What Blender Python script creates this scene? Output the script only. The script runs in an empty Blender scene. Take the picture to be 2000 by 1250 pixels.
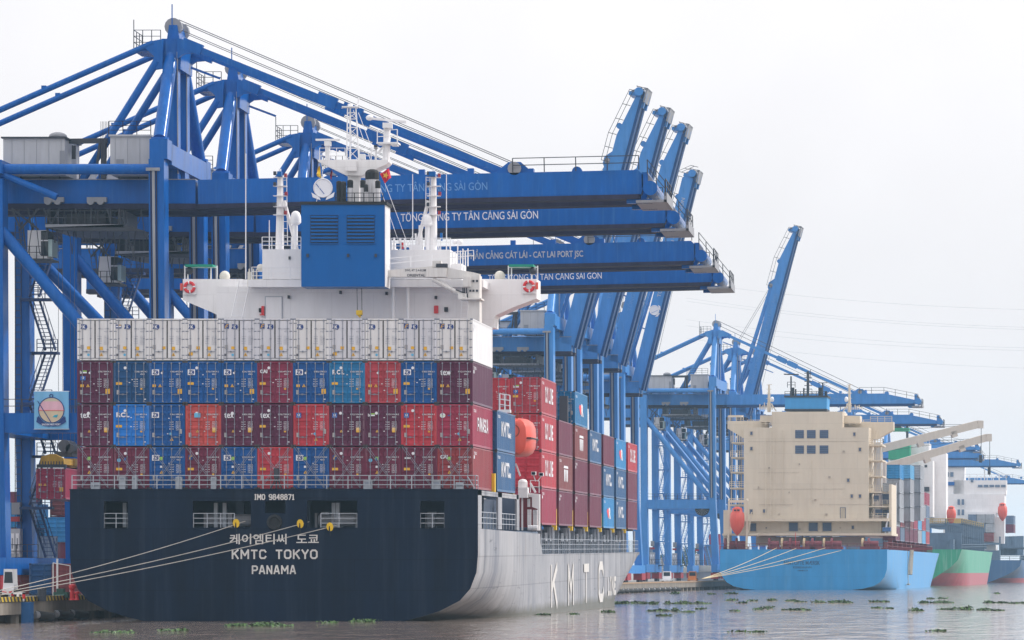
import bpy, bmesh, math, random
from mathutils import Vector, Matrix
R = random.Random(11)
S = bpy.context.scene
COL = S.collection
rad = math.radians
# ---------------------------------------------------------------- camera
F, VX, VY, CH = 8008.0, 1855.0, 1115.0, 3.43     # focal length and vanishing point in photo pixels, eye height in metres
cd = bpy.data.cameras.new('camera'); cam = bpy.data.objects.new('camera', cd); COL.objects.link(cam)
cam.location = (0, 0, CH); cam.rotation_euler = (rad(90), 0, 0)
cd.sensor_fit = 'HORIZONTAL'; cd.sensor_width = 36; cd.lens = F*36/2000
cd.shift_x = -(VX-1000)/2000; cd.shift_y = (VY-625)/2000
cd.clip_start = 1; cd.clip_end = 20000
S.camera = cam
# ---------------------------------------------------------------- light
SUN_AZ, SUN_EL = 64.0, 36.0                       # clockwise from the view direction, above the horizon
w = bpy.data.worlds.new('World'); S.world = w; w.use_nodes = True
nt = w.node_tree; N = nt.nodes; Lk = nt.links; N.clear()
out = N.new('ShaderNodeOutputWorld'); bg = N.new('ShaderNodeBackground')
sky = N.new('ShaderNodeTexSky'); sky.sky_type = 'NISHITA'; sky.sun_disc = False
sky.sun_elevation = rad(SUN_EL); sky.sun_rotation = rad(SUN_AZ); sky.air_density = 1.3; sky.dust_density = 6; sky.ozone_density = 1.2
hs = N.new('ShaderNodeHueSaturation'); hs.inputs['Saturation'].default_value = 0.12
tc = N.new('ShaderNodeTexCoord'); sx = N.new('ShaderNodeSeparateXYZ')
mr = N.new('ShaderNodeMapRange'); mr.inputs['From Min'].default_value = 0.0; mr.inputs['From Max'].default_value = 1.0
mr.inputs['To Min'].default_value = 9.0; mr.inputs['To Max'].default_value = 16.5   # thin overcast: brighter overhead
cl = N.new('ShaderNodeMix'); cl.data_type = 'RGBA'; cl.blend_type = 'MULTIPLY'; cl.inputs[0].default_value = 1.0
cl.inputs[6].default_value = (0.985, 0.965, 0.985, 1)
mx = N.new('ShaderNodeMix'); mx.data_type = 'RGBA'; mx.inputs[0].default_value = 0.86
cn = N.new('ShaderNodeTexNoise'); cn.inputs['Scale'].default_value = 9; cn.inputs['Detail'].default_value = 4
cm = N.new('ShaderNodeMapRange'); cm.inputs['From Min'].default_value = .3; cm.inputs['From Max'].default_value = .7; cm.inputs['To Min'].default_value = .93; cm.inputs['To Max'].default_value = 1.05
mm = N.new('ShaderNodeMath'); mm.operation = 'MULTIPLY'
Lk.new(tc.outputs['Generated'], cn.inputs['Vector']); Lk.new(cn.outputs['Fac'], cm.inputs['Value']); Lk.new(mr.outputs[0], mm.inputs[0]); Lk.new(cm.outputs[0], mm.inputs[1])
Lk.new(tc.outputs['Generated'], sx.inputs[0]); Lk.new(sx.outputs['Z'], mr.inputs['Value'])
Lk.new(mm.outputs[0], cl.inputs[7]); Lk.new(sky.outputs[0], hs.inputs['Color'])
Lk.new(hs.outputs[0], mx.inputs[6]); Lk.new(cl.outputs[2], mx.inputs[7])
Lk.new(mx.outputs[2], bg.inputs['Color']); bg.inputs['Strength'].default_value = 0.115
Lk.new(bg.outputs[0], out.inputs['Surface'])
sd = bpy.data.lights.new('sun', 'SUN'); sd.energy = 3.0; sd.angle = rad(3); sd.color = (1, 0.955, 0.9)
so = bpy.data.objects.new('sun', sd); COL.objects.link(so)
a, e = rad(SUN_AZ), rad(SUN_EL)
so.rotation_euler = Vector((-math.sin(a)*math.cos(e), -math.cos(a)*math.cos(e), -math.sin(e))).to_track_quat('-Z', 'Y').to_euler()
S.view_settings.view_transform = 'Standard'; S.view_settings.look = 'None'; S.view_settings.gamma = 1; S.view_settings.exposure = 0
S.render.engine = 'CYCLES'
S.cycles.max_bounces = 6; S.cycles.diffuse_bounces = 3; S.cycles.glossy_bounces = 3; S.cycles.transmission_bounces = 2
S.cycles.volume_bounces = 1; S.cycles.caustics_reflective = False; S.cycles.caustics_refractive = False
HAZE_DENSITY = 0.00011

# ---------------------------------------------------------------- helpers
def at(px, py, Y):
    """the point of the place at depth Y that the photograph shows at px, py"""
    return Vector(((px-VX)*Y/F, Y, CH+(VY-py)*Y/F))

def plates(n, l, vec, col, wd, ht, dark=.8, axes='XZ', size=.03):
    """welded plate seams, a little darker than the paint"""
    sp_ = n.new('ShaderNodeSeparateXYZ'); l.new(vec, sp_.inputs[0]); cb = n.new('ShaderNodeCombineXYZ'); l.new(sp_.outputs[axes[0]], cb.inputs[0]); l.new(sp_.outputs[axes[1]], cb.inputs[1])
    br = n.new('ShaderNodeTexBrick'); l.new(cb.outputs[0], br.inputs['Vector']); br.inputs['Scale'].default_value = 1; br.inputs['Brick Width'].default_value = wd; br.inputs['Row Height'].default_value = ht
    br.inputs['Mortar Size'].default_value = size; br.inputs['Mortar Smooth'].default_value = .6; br.inputs['Color1'].default_value = (1, 1, 1, 1); br.inputs['Color2'].default_value = (.95, .95, .95, 1); br.inputs['Mortar'].default_value = (dark, dark, dark, 1)
    q = n.new('ShaderNodeMix'); q.data_type = 'RGBA'; q.blend_type = 'MULTIPLY'; q.inputs[0].default_value = 1; l.new(col, q.inputs[6]); l.new(br.outputs['Color'], q.inputs[7]); return q.outputs[2]
MATS = {}
def mat(name, col, rough=0.5, metal=0.0, var=0.12, streak=0.0, streak_col=(0.16, 0.09, 0.06), spec=0.5, scale=1.0, bump=0.0, ior=1.45, panel=None):
    if name in MATS: return MATS[name]
    m = bpy.data.materials.new(name); m.use_nodes = True
    t = m.node_tree; n = t.nodes; l = t.links
    b = n['Principled BSDF']; b.inputs['Roughness'].default_value = rough; b.inputs['Metallic'].default_value = metal
    b.inputs['Specular IOR Level'].default_value = spec; b.inputs['IOR'].default_value = ior
    b.inputs['Base Color'].default_value = (*col, 1)
    if var > 0 or streak > 0:
        tcn = n.new('ShaderNodeTexCoord'); mp = n.new('ShaderNodeMapping'); mp.inputs['Scale'].default_value = (0.9*scale, 0.9*scale, 0.22*scale)
        oi = n.new('ShaderNodeObjectInfo'); ad = n.new('ShaderNodeVectorMath'); ad.operation = 'ADD'
        sc = n.new('ShaderNodeVectorMath'); sc.operation = 'SCALE'; sc.inputs[0].default_value = (37, 19, 53)
        l.new(oi.outputs['Random'], sc.inputs['Scale']); l.new(tcn.outputs['Object'], ad.inputs[0]); l.new(sc.outputs[0], ad.inputs[1])
        l.new(ad.outputs[0], mp.inputs['Vector'])
        ns = n.new('ShaderNodeTexNoise'); ns.inputs['Scale'].default_value = 1.3; ns.inputs['Detail'].default_value = 6; ns.inputs['Roughness'].default_value = 0.65
        l.new(mp.outputs[0], ns.inputs['Vector'])
        r1 = n.new('ShaderNodeMapRange'); r1.inputs['From Min'].default_value = 0.3; r1.inputs['From Max'].default_value = 0.7
        r1.inputs['To Min'].default_value = 1-var; r1.inputs['To Max'].default_value = 1+var
        l.new(ns.outputs['Fac'], r1.inputs['Value'])
        mu = n.new('ShaderNodeMix'); mu.data_type = 'RGBA'; mu.blend_type = 'MULTIPLY'; mu.inputs[0].default_value = 1
        mu.inputs[6].default_value = (*col, 1); l.new(r1.outputs[0], mu.inputs[7])
        last = mu.outputs[2]
        if streak > 0:
            mp2 = n.new('ShaderNodeMapping'); mp2.inputs['Scale'].default_value = (3.2*scale, 3.2*scale, 0.13*scale)
            l.new(ad.outputs[0], mp2.inputs['Vector'])
            n2 = n.new('ShaderNodeTexNoise'); n2.inputs['Scale'].default_value = 1.0; n2.inputs['Detail'].default_value = 5; n2.inputs['Roughness'].default_value = 0.7
            l.new(mp2.outputs[0], n2.inputs['Vector'])
            r2 = n.new('ShaderNodeMapRange'); r2.inputs['From Min'].default_value = 0.52; r2.inputs['From Max'].default_value = 0.78
            r2.inputs['To Min'].default_value = 0; r2.inputs['To Max'].default_value = streak
            l.new(n2.outputs['Fac'], r2.inputs['Value'])
            m2 = n.new('ShaderNodeMix'); m2.data_type = 'RGBA'; l.new(r2.outputs[0], m2.inputs[0])
            l.new(last, m2.inputs[6]); m2.inputs[7].default_value = (*streak_col, 1); last = m2.outputs[2]
        if panel:
            last = plates(n, l, tcn.outputs['Object'], last, *panel)
        l.new(last, b.inputs['Base Color'])
        r3 = n.new('ShaderNodeMapRange'); r3.inputs['To Min'].default_value = max(rough-0.1, 0.05); r3.inputs['To Max'].default_value = min(rough+0.12, 1)
        l.new(ns.outputs['Fac'], r3.inputs['Value']); l.new(r3.outputs[0], b.inputs['Roughness'])
        if bump > 0:
            bp = n.new('ShaderNodeBump'); bp.inputs['Strength'].default_value = bump; bp.inputs['Distance'].default_value = 0.06
            l.new(ns.outputs['Fac'], bp.inputs['Height']); l.new(bp.outputs[0], b.inputs['Normal'])
    MATS[name] = m
    return m

class MB:
    """collects shapes; build() links them as ONE mesh object"""
    def __init__(s): s.v = []; s.f = []; s.m = []
    def add(s, vs, fs, m=0):
        o = len(s.v); s.v += [tuple(p) for p in vs]
        for f in fs: s.f.append(tuple(i+o for i in f)); s.m.append(m)
        return s
    def box(s, x0, x1, y0, y1, z0, z1, m=0):
        if x0 > x1: x0, x1 = x1, x0
        if y0 > y1: y0, y1 = y1, y0
        if z0 > z1: z0, z1 = z1, z0
        return s.add([(x0,y0,z0),(x1,y0,z0),(x1,y1,z0),(x0,y1,z0),(x0,y0,z1),(x1,y0,z1),(x1,y1,z1),(x0,y1,z1)],
              [(0,3,2,1),(4,5,6,7),(0,1,5,4),(1,2,6,5),(2,3,7,6),(3,0,4,7)], m)
    def bar(s, p, q, wd, ht, m=0, up=(0,0,1)):
        p, q = Vector(p), Vector(q); d = (q-p).normalized(); up = Vector(up)
        if abs(d.dot(up)) > 0.99: up = Vector((0,1,0))
        sd_ = d.cross(up).normalized()*wd/2; u = sd_.cross(d).normalized()*ht/2
        vs = [p-sd_-u, p+sd_-u, p+sd_+u, p-sd_+u, q-sd_-u, q+sd_-u, q+sd_+u, q-sd_+u]
        return s.add(vs, [(0,3,2,1),(4,5,6,7),(0,1,5,4),(1,2,6,5),(2,3,7,6),(3,0,4,7)], m)
    def tube(s, p, q, r, n=8, r2=None, m=0):
        p, q = Vector(p), Vector(q); r2 = r if r2 is None else r2
        d = (q-p).normalized(); up = Vector((0,0,1)) if abs(d.z) < 0.95 else Vector((1,0,0))
        a_ = d.cross(up).normalized(); b_ = d.cross(a_)
        vs = []
        for c, rr in ((p, r), (q, r2)):
            for i in range(n):
                t = 2*math.pi*i/n; vs.append(c+a_*math.cos(t)*rr+b_*math.sin(t)*rr)
        fs = [(i, (i+1) % n, n+(i+1) % n, n+i) for i in range(n)]+[tuple(range(n))[::-1], tuple(range(n, 2*n))]
        return s.add(vs, fs, m)
    def path(s, pts, r, n=6, m=0):
        for p, q in zip(pts[:-1], pts[1:]): s.tube(p, q, r, n, m=m)
        return s
    def prism(s, pts, vec, m=0):
        n = len(pts); vec = Vector(vec); pts = [Vector(p) for p in pts]
        fs = [tuple(range(n))[::-1], tuple(range(n, 2*n))]+[(i, (i+1) % n, n+(i+1) % n, n+i) for i in range(n)]
        return s.add(pts+[p+vec for p in pts], fs, m)
    def poly(s, pts, m=0): return s.add(pts, [tuple(range(len(pts)))], m)
    def disc(s, c, u, v, r, n=20, m=0, r_in=0):
        c, u, v = Vector(c), Vector(u), Vector(v)
        ring = [c+(u*math.cos(2*math.pi*i/n)+v*math.sin(2*math.pi*i/n))*r for i in range(n)]
        if not r_in: return s.poly(ring, m)
        ri = [c+(u*math.cos(2*math.pi*i/n)+v*math.sin(2*math.pi*i/n))*r_in for i in range(n)]
        return s.add(ring+ri, [(i, (i+1) % n, n+(i+1) % n, n+i) for i in range(n)], m)
    def ball(s, c, rx, ry=None, rz=None, n=12, k=8, m=0):
        ry = rx if ry is None else ry; rz = rx if rz is None else rz; c = Vector(c); vs = []; fs = []
        for j in range(k+1):
            ph = -math.pi/2+math.pi*j/k
            for i in range(n):
                t = 2*math.pi*i/n; vs.append(c+Vector((rx*math.cos(ph)*math.cos(t), ry*math.cos(ph)*math.sin(t), rz*math.sin(ph))))
        for j in range(k):
            for i in range(n): fs.append((j*n+i, j*n+(i+1) % n, (j+1)*n+(i+1) % n, (j+1)*n+i))
        return s.add(vs, fs, m)
    def lathe(s, c, prof, n=14, m=0):
        c = Vector(c); vs = []; fs = []; k = len(prof)
        for r, z in prof:
            for i in range(n):
                t = 2*math.pi*i/n; vs.append(c+Vector((r*math.cos(t), r*math.sin(t), z)))
        for j in range(k-1):
            for i in range(n): fs.append((j*n+i, j*n+(i+1) % n, (j+1)*n+(i+1) % n, (j+1)*n+i))
        fs += [tuple(range(n))[::-1], tuple(range((k-1)*n, k*n))]
        return s.add(vs, fs, m)
    def torus(s, c, u, v, r, t, n=24, k=8, m=0, gap=None):
        c, u, v = Vector(c), Vector(u).normalized(), Vector(v).normalized(); wv = u.cross(v); vs = []; fs = []
        for i in range(n):
            a_ = 2*math.pi*i/n; d = u*math.cos(a_)+v*math.sin(a_)
            for j in range(k):
                b_ = 2*math.pi*j/k; vs.append(c+d*(r+t*math.cos(b_))+wv*t*math.sin(b_))
        o = len(s.v); s.v += [tuple(p) for p in vs]
        for i in range(n):
            for j in range(k):
                s.f.append(tuple(o+x for x in (i*k+j, i*k+(j+1) % k, ((i+1) % n)*k+(j+1) % k, ((i+1) % n)*k+j)))
                s.m.append(gap if (gap is not None and i % 6 == 0) else m)
        return s
    def rail(s, pts, h=1.05, step=1.6, rows=3, r=0.03, m=0):
        for p, q in zip(pts[:-1], pts[1:]):
            p, q = Vector(p), Vector(q); L = (q-p).length; n = max(1, round(L/step)); Z = Vector((0,0,1))
            for i in range(n+1): c = p.lerp(q, i/n); s.bar(c, c+Z*h, r*2, r*2, m, up=(0,1,0))
            for k in range(1, rows+1): s.bar(p+Z*h*k/rows, q+Z*h*k/rows, r*1.6, r*1.6, m)
        return s
    def ladder(s, p, q, wd=0.5, step=0.4, r=0.03, side=(1,0,0), m=0):
        p, q, sd_ = Vector(p), Vector(q), Vector(side)*wd/2; n = max(2, int((q-p).length/step))
        s.bar(p-sd_, q-sd_, r*2, r*2, m); s.bar(p+sd_, q+sd_, r*2, r*2, m)
        for i in range(n): c = p.lerp(q, (i+.5)/n); s.bar(c-sd_, c+sd_, r*1.5, r*1.5, m)
        return s
    def text(s, body, h, org, u, v, m=0, bold=0.0, width=None, align='LEFT', space=1.0):
        """letters of cap height h, written from org along u, up v; width stretches the line"""
        vs, fs, x0, x1 = glyphs(body, bold, space)
        k = h/0.73; kx = k if width is None else width/max(x1-x0, 1e-6)
        sh = 0 if align == 'LEFT' else (0.5 if align == 'CENTER' else 1.0)
        org, u, v = Vector(org), Vector(u), Vector(v); off = -x0*kx-sh*(x1-x0)*kx
        return s.add([org+u*(x*kx+off)+v*(y*k) for x, y in vs], fs, m)
    def pieces(s):
        """the shapes that stand apart from one another, each as an MB of its own"""
        n = len(s.v); par = list(range(n))
        def fd(i):
            while par[i] != i: par[i] = par[par[i]]; i = par[i]
            return i
        for f in s.f:
            a_ = fd(f[0])
            for i in f[1:]:
                b_ = fd(i)
                if b_ != a_: par[b_] = a_
        box = {}
        for i in range(n):
            r_ = fd(i); q = s.v[i]; e_ = box.get(r_)
            if e_ is None: box[r_] = [list(q), list(q)]
            else:
                for k in range(3): e_[0][k] = min(e_[0][k], q[k]); e_[1][k] = max(e_[1][k], q[k])
        ks = list(box)
        if len(ks) < 2 or len(ks) > 260: return [s]
        size = {k: max(box[k][1][j]-box[k][0][j] for j in range(3)) for k in ks}; grp = {k: k for k in ks}
        def fg(k):
            while grp[k] != k: k = grp[k]
            return k
        for i, a_ in enumerate(ks):
            for b_ in ks[i+1:]:
                g = math.sqrt(sum(max(0, box[a_][0][j]-box[b_][1][j], box[b_][0][j]-box[a_][1][j])**2 for j in range(3)))
                if g <= max(.02, .49*max(size[a_], size[b_])): grp[fg(b_)] = fg(a_)
        tops = {}
        for i in range(n): tops.setdefault(fg(fd(i)), []).append(i)
        if len(tops) == 1: return [s]
        out_ = []; where = {}
        for t_, ids in tops.items():
            m_ = MB(); m_.v = [s.v[i] for i in ids]; out_.append(m_)
            for j, i in enumerate(ids): where[i] = (m_, j)
        for f, k in zip(s.f, s.m):
            m_ = where[f[0]][0]; m_.f.append(tuple(where[i][1] for i in f)); m_.m.append(k)
        return out_
    def block(s, body, h, org, u, v, width, m=0, st=0.16, gap=.3, lw=.62):
        """stencil-like block capitals drawn with straight strokes"""
        org, u, v = Vector(org), Vector(u), Vector(v); nrm = u.cross(v); x = 0; tot = 0
        for ch in body: tot += (.5 if ch == ' ' else STROKE_W.get(ch, lw))+gap
        tot -= gap; k = width/tot
        for ch in body:
            w_ = .5 if ch == ' ' else STROKE_W.get(ch, lw)
            for j, ln in enumerate(STROKES.get(ch, ())):
                for (a0, b0), (a1, b1) in zip(ln[:-1], ln[1:]):
                    P = org+u*((x+a0*w_)*k)+v*(b0*h); Q_ = org+u*((x+a1*w_)*k)+v*(b1*h); d_ = (Q_-P).normalized(); n_ = nrm.cross(d_).normalized()*st*h/2
                    e_ = d_*st*h*.25; o_ = nrm*.004*(len(s.f) % 9); s.add([P-e_-n_+o_, Q_+e_-n_+o_, Q_+e_+n_+o_, P-e_+n_+o_], [(0, 1, 2, 3)], m)
            x += w_+gap
        return s
    def build(s, name, mats, parent=None, smooth=False, normals=True, whole=False):
        if parent is not None and not whole and not any(k in name for k in ('emblem', 'crown')):
            ps = s.pieces()
            if len(ps) > 1: return [q.build(name, mats, parent, smooth, normals, True) for q in ps][0]
        me = bpy.data.meshes.new(name); me.from_pydata(s.v, [], s.f)
        if not isinstance(mats, (list, tuple)): mats = [mats]
        for q in mats: me.materials.append(q)
        me.polygons.foreach_set('material_index', s.m)
        if normals:
            bm = bmesh.new(); bm.from_mesh(me); bmesh.ops.recalc_face_normals(bm, faces=bm.faces); bm.to_mesh(me); bm.free()
        if smooth:
            me.polygons.foreach_set('use_smooth', [True]*len(me.polygons))
            try: me.set_sharp_from_angle(angle=rad(35))
            except Exception: pass
        me.update()
        o = bpy.data.objects.new(name, me); COL.objects.link(o)
        if parent is not None: o.parent = parent
        return o

_O = [(.25, .05), (.75, .05), (1, .22), (1, .78), (.75, .95), (.25, .95), (0, .78), (0, .22), (.25, .05)]
STROKES = {'K': [[(.05, 0), (.05, 1)], [(1, 1), (.05, .42)], [(.38, .62), (1, 0)]], 'M': [[(.04, 0), (.04, 1), (.5, .35), (.96, 1), (.96, 0)]], 'T': [[(0, .94), (1, .94)], [(.5, 0), (.5, .94)]],
           'C': [[(1, .75), (.78, .95), (.22, .95), (0, .78), (0, .22), (.22, .05), (.78, .05), (1, .25)]], 'O': [_O], '0': [_O], 'Y': [[(0, 1), (.5, .48), (1, 1)], [(.5, 0), (.5, .5)]],
           'P': [[(.05, 0), (.05, .95), (.75, .95), (1, .82), (1, .55), (.75, .42), (.05, .42)]], 'A': [[(0, 0), (.42, 1), (.58, 1), (1, 0)], [(.2, .3), (.8, .3)]], 'N': [[(.05, 0), (.05, 1), (.95, 0), (.95, 1)]],
           'I': [[(.5, 0), (.5, 1)], [(.1, .95), (.9, .95)], [(.1, .05), (.9, .05)]], 'L': [[(.05, 1), (.05, .06), (1, .06)]], 'E': [[(1, .94), (.05, .94), (.05, .06), (1, .06)], [(.05, .5), (.8, .5)]],
           '1': [[(.15, .8), (.5, .95), (.5, .05)], [(.1, .05), (.9, .05)]], '4': [[(.75, 0), (.75, 1), (0, .35), (1, .35)]], '7': [[(0, .95), (1, .95), (.35, 0)]],
           '8': [[(.25, .05), (.75, .05), (1, .18), (1, .42), (.75, .53), (.25, .53), (0, .42), (0, .18), (.25, .05)], [(.25, .53), (.08, .66), (.08, .84), (.25, .95), (.75, .95), (.92, .84), (.92, .66), (.75, .53)]],
           '9': [[(.1, .1), (.3, .05), (.75, .05), (1, .2), (1, .8), (.75, .95), (.25, .95), (0, .82), (0, .6), (.25, .46), (1, .46)]], 'S': [[(1, .8), (.75, .95), (.25, .95), (0, .8), (0, .62), (.25, .5), (.75, .5), (1, .38), (1, .2), (.75, .05), (.25, .05), (0, .2)]]}
STROKE_W = {'M': .8, 'I': .35, '1': .45, 'T': .6}
GC = {}
def glyphs(body, bold=0.0, space=1.0):
    key = (body, bold, space)
    if key not in GC:
        cu = bpy.data.curves.new('t', 'FONT'); cu.body = body; cu.offset = bold; cu.space_character = space; cu.resolution_u = 3
        ob = bpy.data.objects.new('t', cu); COL.objects.link(ob)
        dg = bpy.context.evaluated_depsgraph_get(); dg.update()
        me = bpy.data.meshes.new_from_object(ob.evaluated_get(dg))
        vs = [(p.co.x, p.co.y) for p in me.vertices]; fs = [tuple(p.vertices) for p in me.polygons]
        bpy.data.objects.remove(ob); bpy.data.curves.remove(cu); bpy.data.meshes.remove(me)
        xs = [p[0] for p in vs] or [0, 1]
        GC[key] = (vs, fs, min(xs), max(xs))
    return GC[key]

def tag(o, label, cat, group=None, kind=None):
    if label: o['label'] = label
    if cat: o['category'] = cat
    if group: o['group'] = group
    if kind: o['kind'] = kind
    return o
def thing(name, label, cat, loc=(0,0,0), rot=(0,0,0), group=None, M=None):
    o = bpy.data.objects.new(name, None); COL.objects.link(o); o.empty_display_size = 0.5
    if M is not None: o.matrix_world = M
    else: o.location = loc; o.rotation_euler = rot
    return tag(o, label, cat, group)
def mtx(loc, rot=(0,0,0)):
    from mathutils import Euler
    return Matrix.Translation(Vector(loc)) @ Euler(rot).to_matrix().to_4x4()
XH, YH, ZH = Vector((1,0,0)), Vector((0,1,0)), Vector((0,0,1))

# ---------------------------------------------------------------- paints
crane_blue = mat('crane_blue_paint', (0.0, 0.092, 0.365), 0.22, ior=1.27, var=0.16, streak=0.55, streak_col=(0.04, 0.17, 0.42))
crane_blue_b = mat('crane_blue_paint_hazed', (0.055, 0.225, 0.56), 0.3, ior=1.27, var=0.12, streak=0.5, streak_col=(0.13, 0.30, 0.6))  # lighter blue for the far cranes, distance haze painted into the colour
rail_brown = mat('greasy_rail_steel', (0.026, 0.026, 0.055), 0.6, var=0.3, ior=1.2)
dark_steel = mat('dark_steel', (0.03, 0.035, 0.05), 0.5, var=0.2)
grey_steel = mat('grey_steel', (0.25, 0.26, 0.29), 0.5, var=0.15)
rope_steel = mat('steel_rope', (0.08, 0.085, 0.1), 0.6, var=0)
house_grey = mat('machine_house_cladding', (0.40, 0.41, 0.44), 0.5, var=0.1, streak=0.25, streak_col=(0.2, 0.2, 0.2))
white_paint = mat('white_ship_paint', (0.80, 0.79, 0.80), 0.4, panel=(3.2, 1.9, .88), var=0.05, streak=0.12, streak_col=(0.5, 0.42, 0.36))
white_trim = mat('white_trim_paint', (0.78, 0.78, 0.80), 0.4, var=0)
letter_white = mat('white_lettering', (0.72, 0.73, 0.78), 0.5, var=0)
faded_white = mat('faded_lettering', (0.09, 0.25, 0.55), 0.5, var=0)
grey_letter = mat('grey_lettering', (0.38, 0.40, 0.46), 0.5, var=0)
glass = mat('dark_window_glass', (0.02, 0.03, 0.04), 0.08, var=0)
teal = mat('teal_paint', (0.03, 0.36, 0.48), 0.45, var=0.1)
yellow = mat('yellow_paint', (0.80, 0.52, 0.02), 0.5, var=0.1)
bogie_red = mat('bogie_red_paint', (0.30, 0.02, 0.03), 0.5, var=0.15)
red_paint = mat('red_paint', (0.62, 0.03, 0.04), 0.45, var=0.1)
orange_grp = mat('orange_lifeboat_shell', (0.66, 0.085, 0.055), 0.4, var=0.1, streak=.2, streak_col=(.75, .3, .25))
green_cloth = mat('green_awning', (0.01, 0.25, 0.17), 0.8, var=0.1)
# ---------------------------------------------------------------- containers
CP = {}
def cpaint(key, glare_pale=False):  # second paint for the bodies: its pale streaks stand in for sun glare
    cols = {'maroon': (0.14, 0.017, 0.05), 'darkmaroon': (0.092, 0.015, 0.052), 'blue': (0.001, 0.075, 0.28), 'navy': (0.005, 0.06, 0.18),
            'rclblue': (0.012, 0.17, 0.56), 'teal': (0.008, 0.16, 0.37), 'red': (0.36, 0.04, 0.06), 'brightred': (0.44, 0.035, 0.055), 'orange': (0.46, 0.065, 0.06),
            'crimson': (0.30, 0.025, 0.065), 'magenta': (0.20, 0.02, 0.06), 'redbrown': (0.26, 0.035, 0.045), 'brown': (0.20, 0.045, 0.05),
            'white': (0.68, 0.68, 0.70), 'coolwhite': (0.60, 0.61, 0.67), 'grey': (0.33, 0.35, 0.39), 'steelblue': (0.025, 0.10, 0.24), 'skyblue': (0.02, 0.22, 0.50),
            'paleblue': (0.10, 0.35, 0.60), 'pink': (0.55, 0.06, 0.25), 'greyblue': (0.12, 0.17, 0.27), 'green': (0.03, 0.2, 0.1)}
    nm = key+('_glare_pale_body' if glare_pale else ''); base = key; key_ = key; key = nm
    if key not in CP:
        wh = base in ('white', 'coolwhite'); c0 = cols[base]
        CP[key] = mat('container_paint_'+key, c0, 0.34, ior=1.33, var=0.10 if wh else 0.22, streak=0.25 if wh else (0.75 if glare_pale else 0.25),
                      streak_col=(0.45, 0.38, 0.33) if wh else (tuple(c*.55+0.20 for c in c0) if glare_pale else tuple(min(1, c*1.3+0.04) for c in c0)), scale=1.3, spec=0.5)
    return CP[key]
cast_dark = mat('corner_casting_steel', (0.05, 0.045, 0.05), 0.6, var=0.2)
rod_grey = mat('galvanised_rod', (0.22, 0.24, 0.30), 0.45, var=0.15)
gasket = mat('door_gasket_rubber', (0.03, 0.03, 0.035), 0.7, var=0)
st_yellow = mat('yellow_sticker', (0.72, 0.40, 0.03), 0.5, var=0.1)
st_grey = mat('grey_plate', (0.36, 0.35, 0.36), 0.45, var=0.25)
st_green = mat('green_sticker', (0.30, 0.60, 0.08), 0.5, var=0)
st_navy = mat('navy_sticker', (0.01, 0.04, 0.2), 0.5, var=0)
st_sky = mat('pale_blue_sticker', (0.12, 0.42, 0.66), 0.5, var=0)
st_red = mat('red_sticker', (0.75, 0.04, 0.06), 0.5, var=0)
tex_dark = mat('dark_lettering', (0.10, 0.10, 0.12), 0.6, var=0)
WD, LN = 2.438, 12.19
CM = {}
def shared(key, fn):
    if key not in CM:
        mb = fn(); me = bpy.data.meshes.new(key[0]); me.from_pydata(mb.v, [], mb.f)
        bm = bmesh.new(); bm.from_mesh(me); bmesh.ops.recalc_face_normals(bm, faces=bm.faces); bm.to_mesh(me); bm.free()
        me.polygons.foreach_set('material_index', mb.m)
        for i in range(max(mb.m)+1): me.materials.append(None)
        CM[key] = me
    return CM[key]
def shared_pieces(key, fn, nm):
    """the same marks once per kind, each piece a mesh of its own"""
    if key not in CM:
        CM[key] = []
        for mb in fn().pieces():
            me = bpy.data.meshes.new(key[0]); me.from_pydata(mb.v, [], mb.f); me.polygons.foreach_set('material_index', mb.m)
            for i in range(nm): me.materials.append(None)
            CM[key].append(me)
    return CM[key]
def put(name, me, mats, parent):
    o = bpy.data.objects.new(name, me); COL.objects.link(o); o.parent = parent
    for i, q in enumerate(mats):
        if i < len(o.material_slots): o.material_slots[i].link = 'OBJECT'; o.material_slots[i].material = q
    return o
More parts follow.
